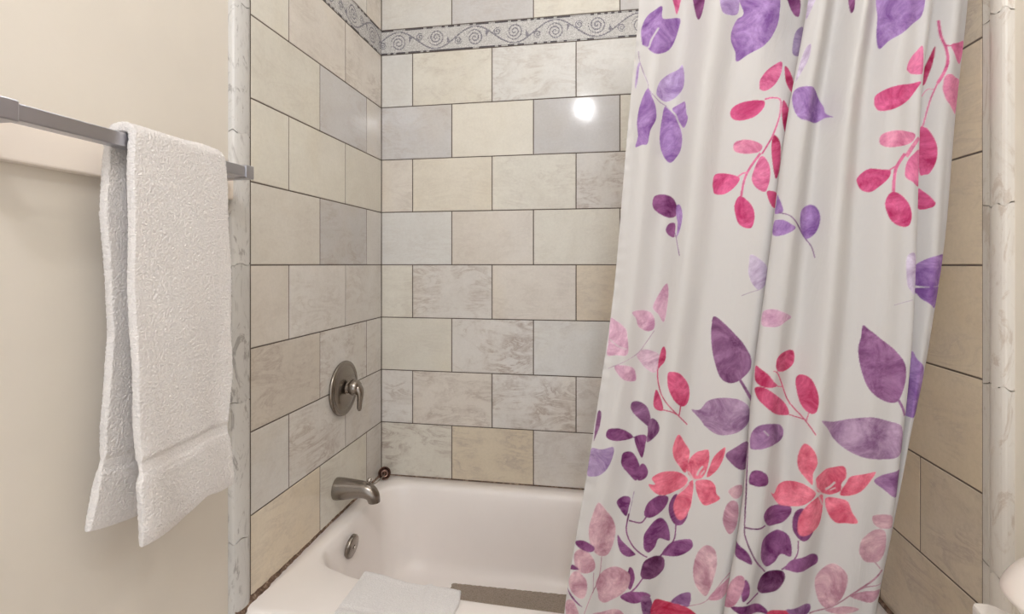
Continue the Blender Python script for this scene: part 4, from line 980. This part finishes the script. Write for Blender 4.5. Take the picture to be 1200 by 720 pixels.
def shower_curtain():
    # cloth parameter: fine steps of about 1.6 mm; heights fine where the print is
    step = 0.0016
    zmid = np.array([1.2]); Cm = curtain_controls(np.array([0.6, 1.2, 1.75]))
    seg = np.linalg.norm(np.diff(Cm, axis=0), axis=2).max(1)
    t = np.concatenate([i + np.arange(k) / k for i, k in enumerate(np.maximum(2, np.ceil(seg / step).astype(int)))] + [[K_CTRL - 1.0 - 1e-6]])
    z = np.concatenate([np.linspace(0.11, 0.47, 40, endpoint=False), np.arange(0.47, 1.77, step), np.linspace(1.77, 2.08, 40)])
    P = curtain_point(t, z)
    # soft creases in the hanging cloth
    zz = z[:, None]; tt = t[None, :]
    amp = np.clip((zz - 0.3) / 0.6, 0, 1)
    P[..., 1] += 0.0012 * np.sin(tt * 2.3 + zz * 5.0) * np.sin(zz * 13 + tt * .7) * amp
    hem = np.clip(1 - tt / 1.6, 0, 1)
    P[..., 1] += 0.0012 * hem * np.sin(zz * 190 + 2 * np.sin(zz * 31))
    me = grid_mesh('shower_curtain', P)
    n, m = len(z), len(t)
    print_col = np.ones((n, m, 3)); alpha = np.zeros((n, m))
    def inside(poly, T, Z):
        r = np.zeros(T.shape, bool)
        x, y = poly[:, 0], poly[:, 1]
        for i in range(len(poly)):
            x0, y0, x1, y1 = x[i - 1], y[i - 1], x[i], y[i]
            if y0 == y1: continue
            c_ = ((y0 > Z) != (y1 > Z))
            r ^= c_ & (T < (x1 - x0) * (Z - y0) / (y1 - y0) + x0)
        return r
    tmid = np.gradient(t)
    for ink, kind, pts in PRINT:
        Q = np.array([[float(v) for v in p.split(',')] for p in pts.split()])
        if kind == 0:
            poly = catmull(Q, 7, True)
        else:
            k = len(Q) // 2
            poly = np.concatenate([catmull(Q[:k], 6), catmull(Q[k:], 6)])
        i0, i1 = np.searchsorted(z, poly[:, 1].min()) - 2, np.searchsorted(z, poly[:, 1].max()) + 2
        j0, j1 = np.searchsorted(t, poly[:, 0].min()) - 2, np.searchsorted(t, poly[:, 0].max()) + 2
        i0, j0 = max(i0, 0), max(j0, 0); i1, j1 = min(i1, n), min(j1, m)
        if i1 <= i0 or j1 <= j0: continue
        a = np.zeros((i1 - i0, j1 - j0))
        for a_ in (-0.33, 0, 0.33):
            for b_ in (-0.33, 0, 0.33):
                T, Z = np.meshgrid(t[j0:j1] + a_ * tmid[j0:j1], z[i0:i1] + b_ * step)
                a += inside(poly, T, Z)
        a /= 9
        rgb = np.array(lin(INK[ink]))
        if ink == 'white':
            alpha[i0:i1, j0:j1] *= 1 - a * 0.85
            continue
        al = alpha[i0:i1, j0:j1]
        pc = print_col[i0:i1, j0:j1]
        w = np.where(al + a > 0, a / np.maximum(a, np.maximum(al, 1e-6)), 0)[..., None]
        print_col[i0:i1, j0:j1] = np.where(a[..., None] > 0, pc * (1 - w) * (al[..., None] > 0) + rgb * np.where(al[..., None] > 0, w, 1), pc)
        alpha[i0:i1, j0:j1] = np.maximum(al, a)
    at = me.attributes.new('print', 'FLOAT_COLOR', 'POINT')
    at.data.foreach_set('color', np.concatenate([print_col, alpha[..., None]], -1).reshape(-1).astype(np.float32))
    arc = np.r_[0, np.cumsum(np.linalg.norm(np.diff(P[n // 2], axis=0), axis=1))]
    uv = np.stack(np.broadcast_arrays(arc[None, :], z[:, None], np.zeros((1, 1))), -1)
    at = me.attributes.new('cloth', 'FLOAT_VECTOR', 'POINT'); at.data.foreach_set('vector', uv.reshape(-1).astype(np.float32))
    o = new_obj('shower_curtain', me, M['curtain'])
    o['label'] = 'white shower curtain printed with purple and pink leaves'; o['category'] = 'shower curtain'
shower_curtain()

# ------------------------------------------------------------------ toilet tank and jar at the lower right
toilet = thing('toilet', 'white toilet tank corner beside the right marble trim', 'toilet', (1.38, -1.25, 0.0))
LID = [(1.341, -1.010), (1.346, -1.0055), (1.361, -1.0045), (1.367, -1.008), (1.380, -1.028), (1.432, -1.07), (1.468, -1.115), (1.470, -1.13), (1.470, -1.46), (1.462, -1.47), (1.275, -1.47), (1.266, -1.46), (1.266, -1.14), (1.272, -1.12), (1.312, -1.07), (1.335, -1.038)]
def lid_ring(s, z):
    cx, cy = 1.37, -1.24
    return [(cx + (x - cx) * s, cy + (y - cy) * s, z) for x, y in LID]
put(from_bm('tank_lid', rings_bm([lid_ring(0.97, 0.697), lid_ring(0.995, 0.702), lid_ring(1.0, 0.710), lid_ring(1.0, 0.7245), lid_ring(0.993, 0.729), lid_ring(0.98, 0.730)]), M['porcelain']), toilet)
put(from_bm('tank', rings_bm([lid_ring(s, z) for s, z in ((0.80, 0.39), (0.86, 0.40), (0.90, 0.55), (0.93, 0.697))]), M['porcelain'], smooth=False), toilet)
def oval(cx, cy, rx, ry, z, n=40): return [(cx + rx * math.cos(2 * math.pi * k / n), cy + ry * math.sin(2 * math.pi * k / n), z) for k in range(n)]
put(from_bm('bowl', rings_bm([oval(1.24, -1.25, .15, .10, 0.001), oval(1.24, -1.25, .145, .095, .06), oval(1.22, -1.25, .15, .10, .18), oval(1.19, -1.25, .21, .15, .30), oval(1.17, -1.25, .235, .185, .375), oval(1.17, -1.25, .235, .185, .392)]), M['porcelain'], smooth=True), toilet)
put(from_bm('seat_lid', rings_bm([oval(1.165, -1.25, .235, .187, .394), oval(1.165, -1.25, .24, .19, .402), oval(1.165, -1.25, .238, .188, .420), oval(1.165, -1.25, .20, .15, .426)]), M['plastic'], smooth=True), toilet)
JC = (1.3985, -1.128, 0.7305)
jar = thing('lidded_bowl', 'white domed bowl lid at the lower right edge above toilet tank', 'bowl', JC)
put(from_bm('bowl_body', lathe_z([(0.001, 0), (0.038, 0), (0.042, 0.004), (0.055, 0.025), (0.074, 0.055), (0.079, 0.066), (0.076, 0.067), (0.001, 0.060)], JC), M['plastic'], smooth=True), jar)
put(from_bm('domed_lid', lathe_z([(0.074, 0.0665), (0.0845, 0.067), (0.0865, 0.070), (0.0860, 0.0735), (0.0825, 0.082), (0.074, 0.096), (0.058, 0.110), (0.036, 0.119), (0.012, 0.1225), (0.001, 0.123)], JC, 64), M['plastic'], smooth=True), jar)

# ------------------------------------------------------------------ ceiling lamp with two globes, behind and above the camera
LAMP = [(0.711, -2.07, 2.391), (1.040, -2.07, 2.362)]
lamp = thing('ceiling_light', 'two bulb ceiling light over the bathroom floor', 'ceiling light', (0.87, -2.07, TOP))
bm = bmesh.new(); add_box(bm, (0.66, -2.12, TOP - 0.03), (1.09, -2.02, TOP - 0.001), 0.006); put(from_bm('base', bm, M['steel']), lamp)
for c in LAMP:
    put(from_bm('stem', lathe_z([(0.001, 0.05), (0.014, 0.05), (0.014, TOP - 0.029 - c[2]), (0.001, TOP - 0.029 - c[2])], c, 16), M['steel'], smooth=True), lamp)
    bm = bmesh.new(); bmesh.ops.create_uvsphere(bm, u_segments=16, v_segments=10, radius=0.031, matrix=Matrix.Translation(c))
    put(from_bm('bulb', bm, M['bulb'], smooth=True), lamp)

# fill light added over the tub to brighten the alcove, built as recessed lamp
SPOT = (0.80, -0.36, TOP)
down = thing('added_fill_light', 'unseen round fill light added in the ceiling over the bathtub', 'ceiling light', SPOT)
put(from_bm('rim', lathe_z([(0.066, -0.001), (0.066, -0.006), (0.082, -0.008), (0.092, -0.004), (0.094, -0.001)], SPOT), M['plastic'], smooth=True), down)
put(from_bm('fill_disc', lathe_z([(0.001, -0.0015), (0.065, -0.0015), (0.065, -0.0035), (0.001, -0.0035)], SPOT, 24), M['disc']), down)

# even fill light added from behind the camera, where no rear wall stands
w = D.worlds.new('rear_fill'); sc.world = w; w.use_nodes = True
w.node_tree.nodes['Background'].inputs[0].default_value = (0.94, 0.97, 1.0, 1)
w.node_tree.nodes['Background'].inputs[1].default_value = 1.42

# ------------------------------------------------------------------ camera
cd = D.cameras.new('camera'); cam = D.objects.new('camera', cd); col.objects.link(cam)
cam.location = (0.8227, -1.8235, 1.208)
cam.rotation_euler = (math.pi / 2, 0, 0.1712)
cd.sensor_width = 36.0; cd.lens = 592.87 / 1200 * 36.0
cd.shift_y = -49.93 / 1200
cd.clip_start = 0.02
sc.camera = cam
sc.view_settings.view_transform = 'Standard'; sc.view_settings.look = 'None'
sc.view_settings.gamma = 1.0; sc.view_settings.use_curve_mapping = False
sc.view_settings.exposure = 0.0
sc.cycles.use_denoising = True
sc.cycles.max_bounces = 10; sc.cycles.diffuse_bounces = 6
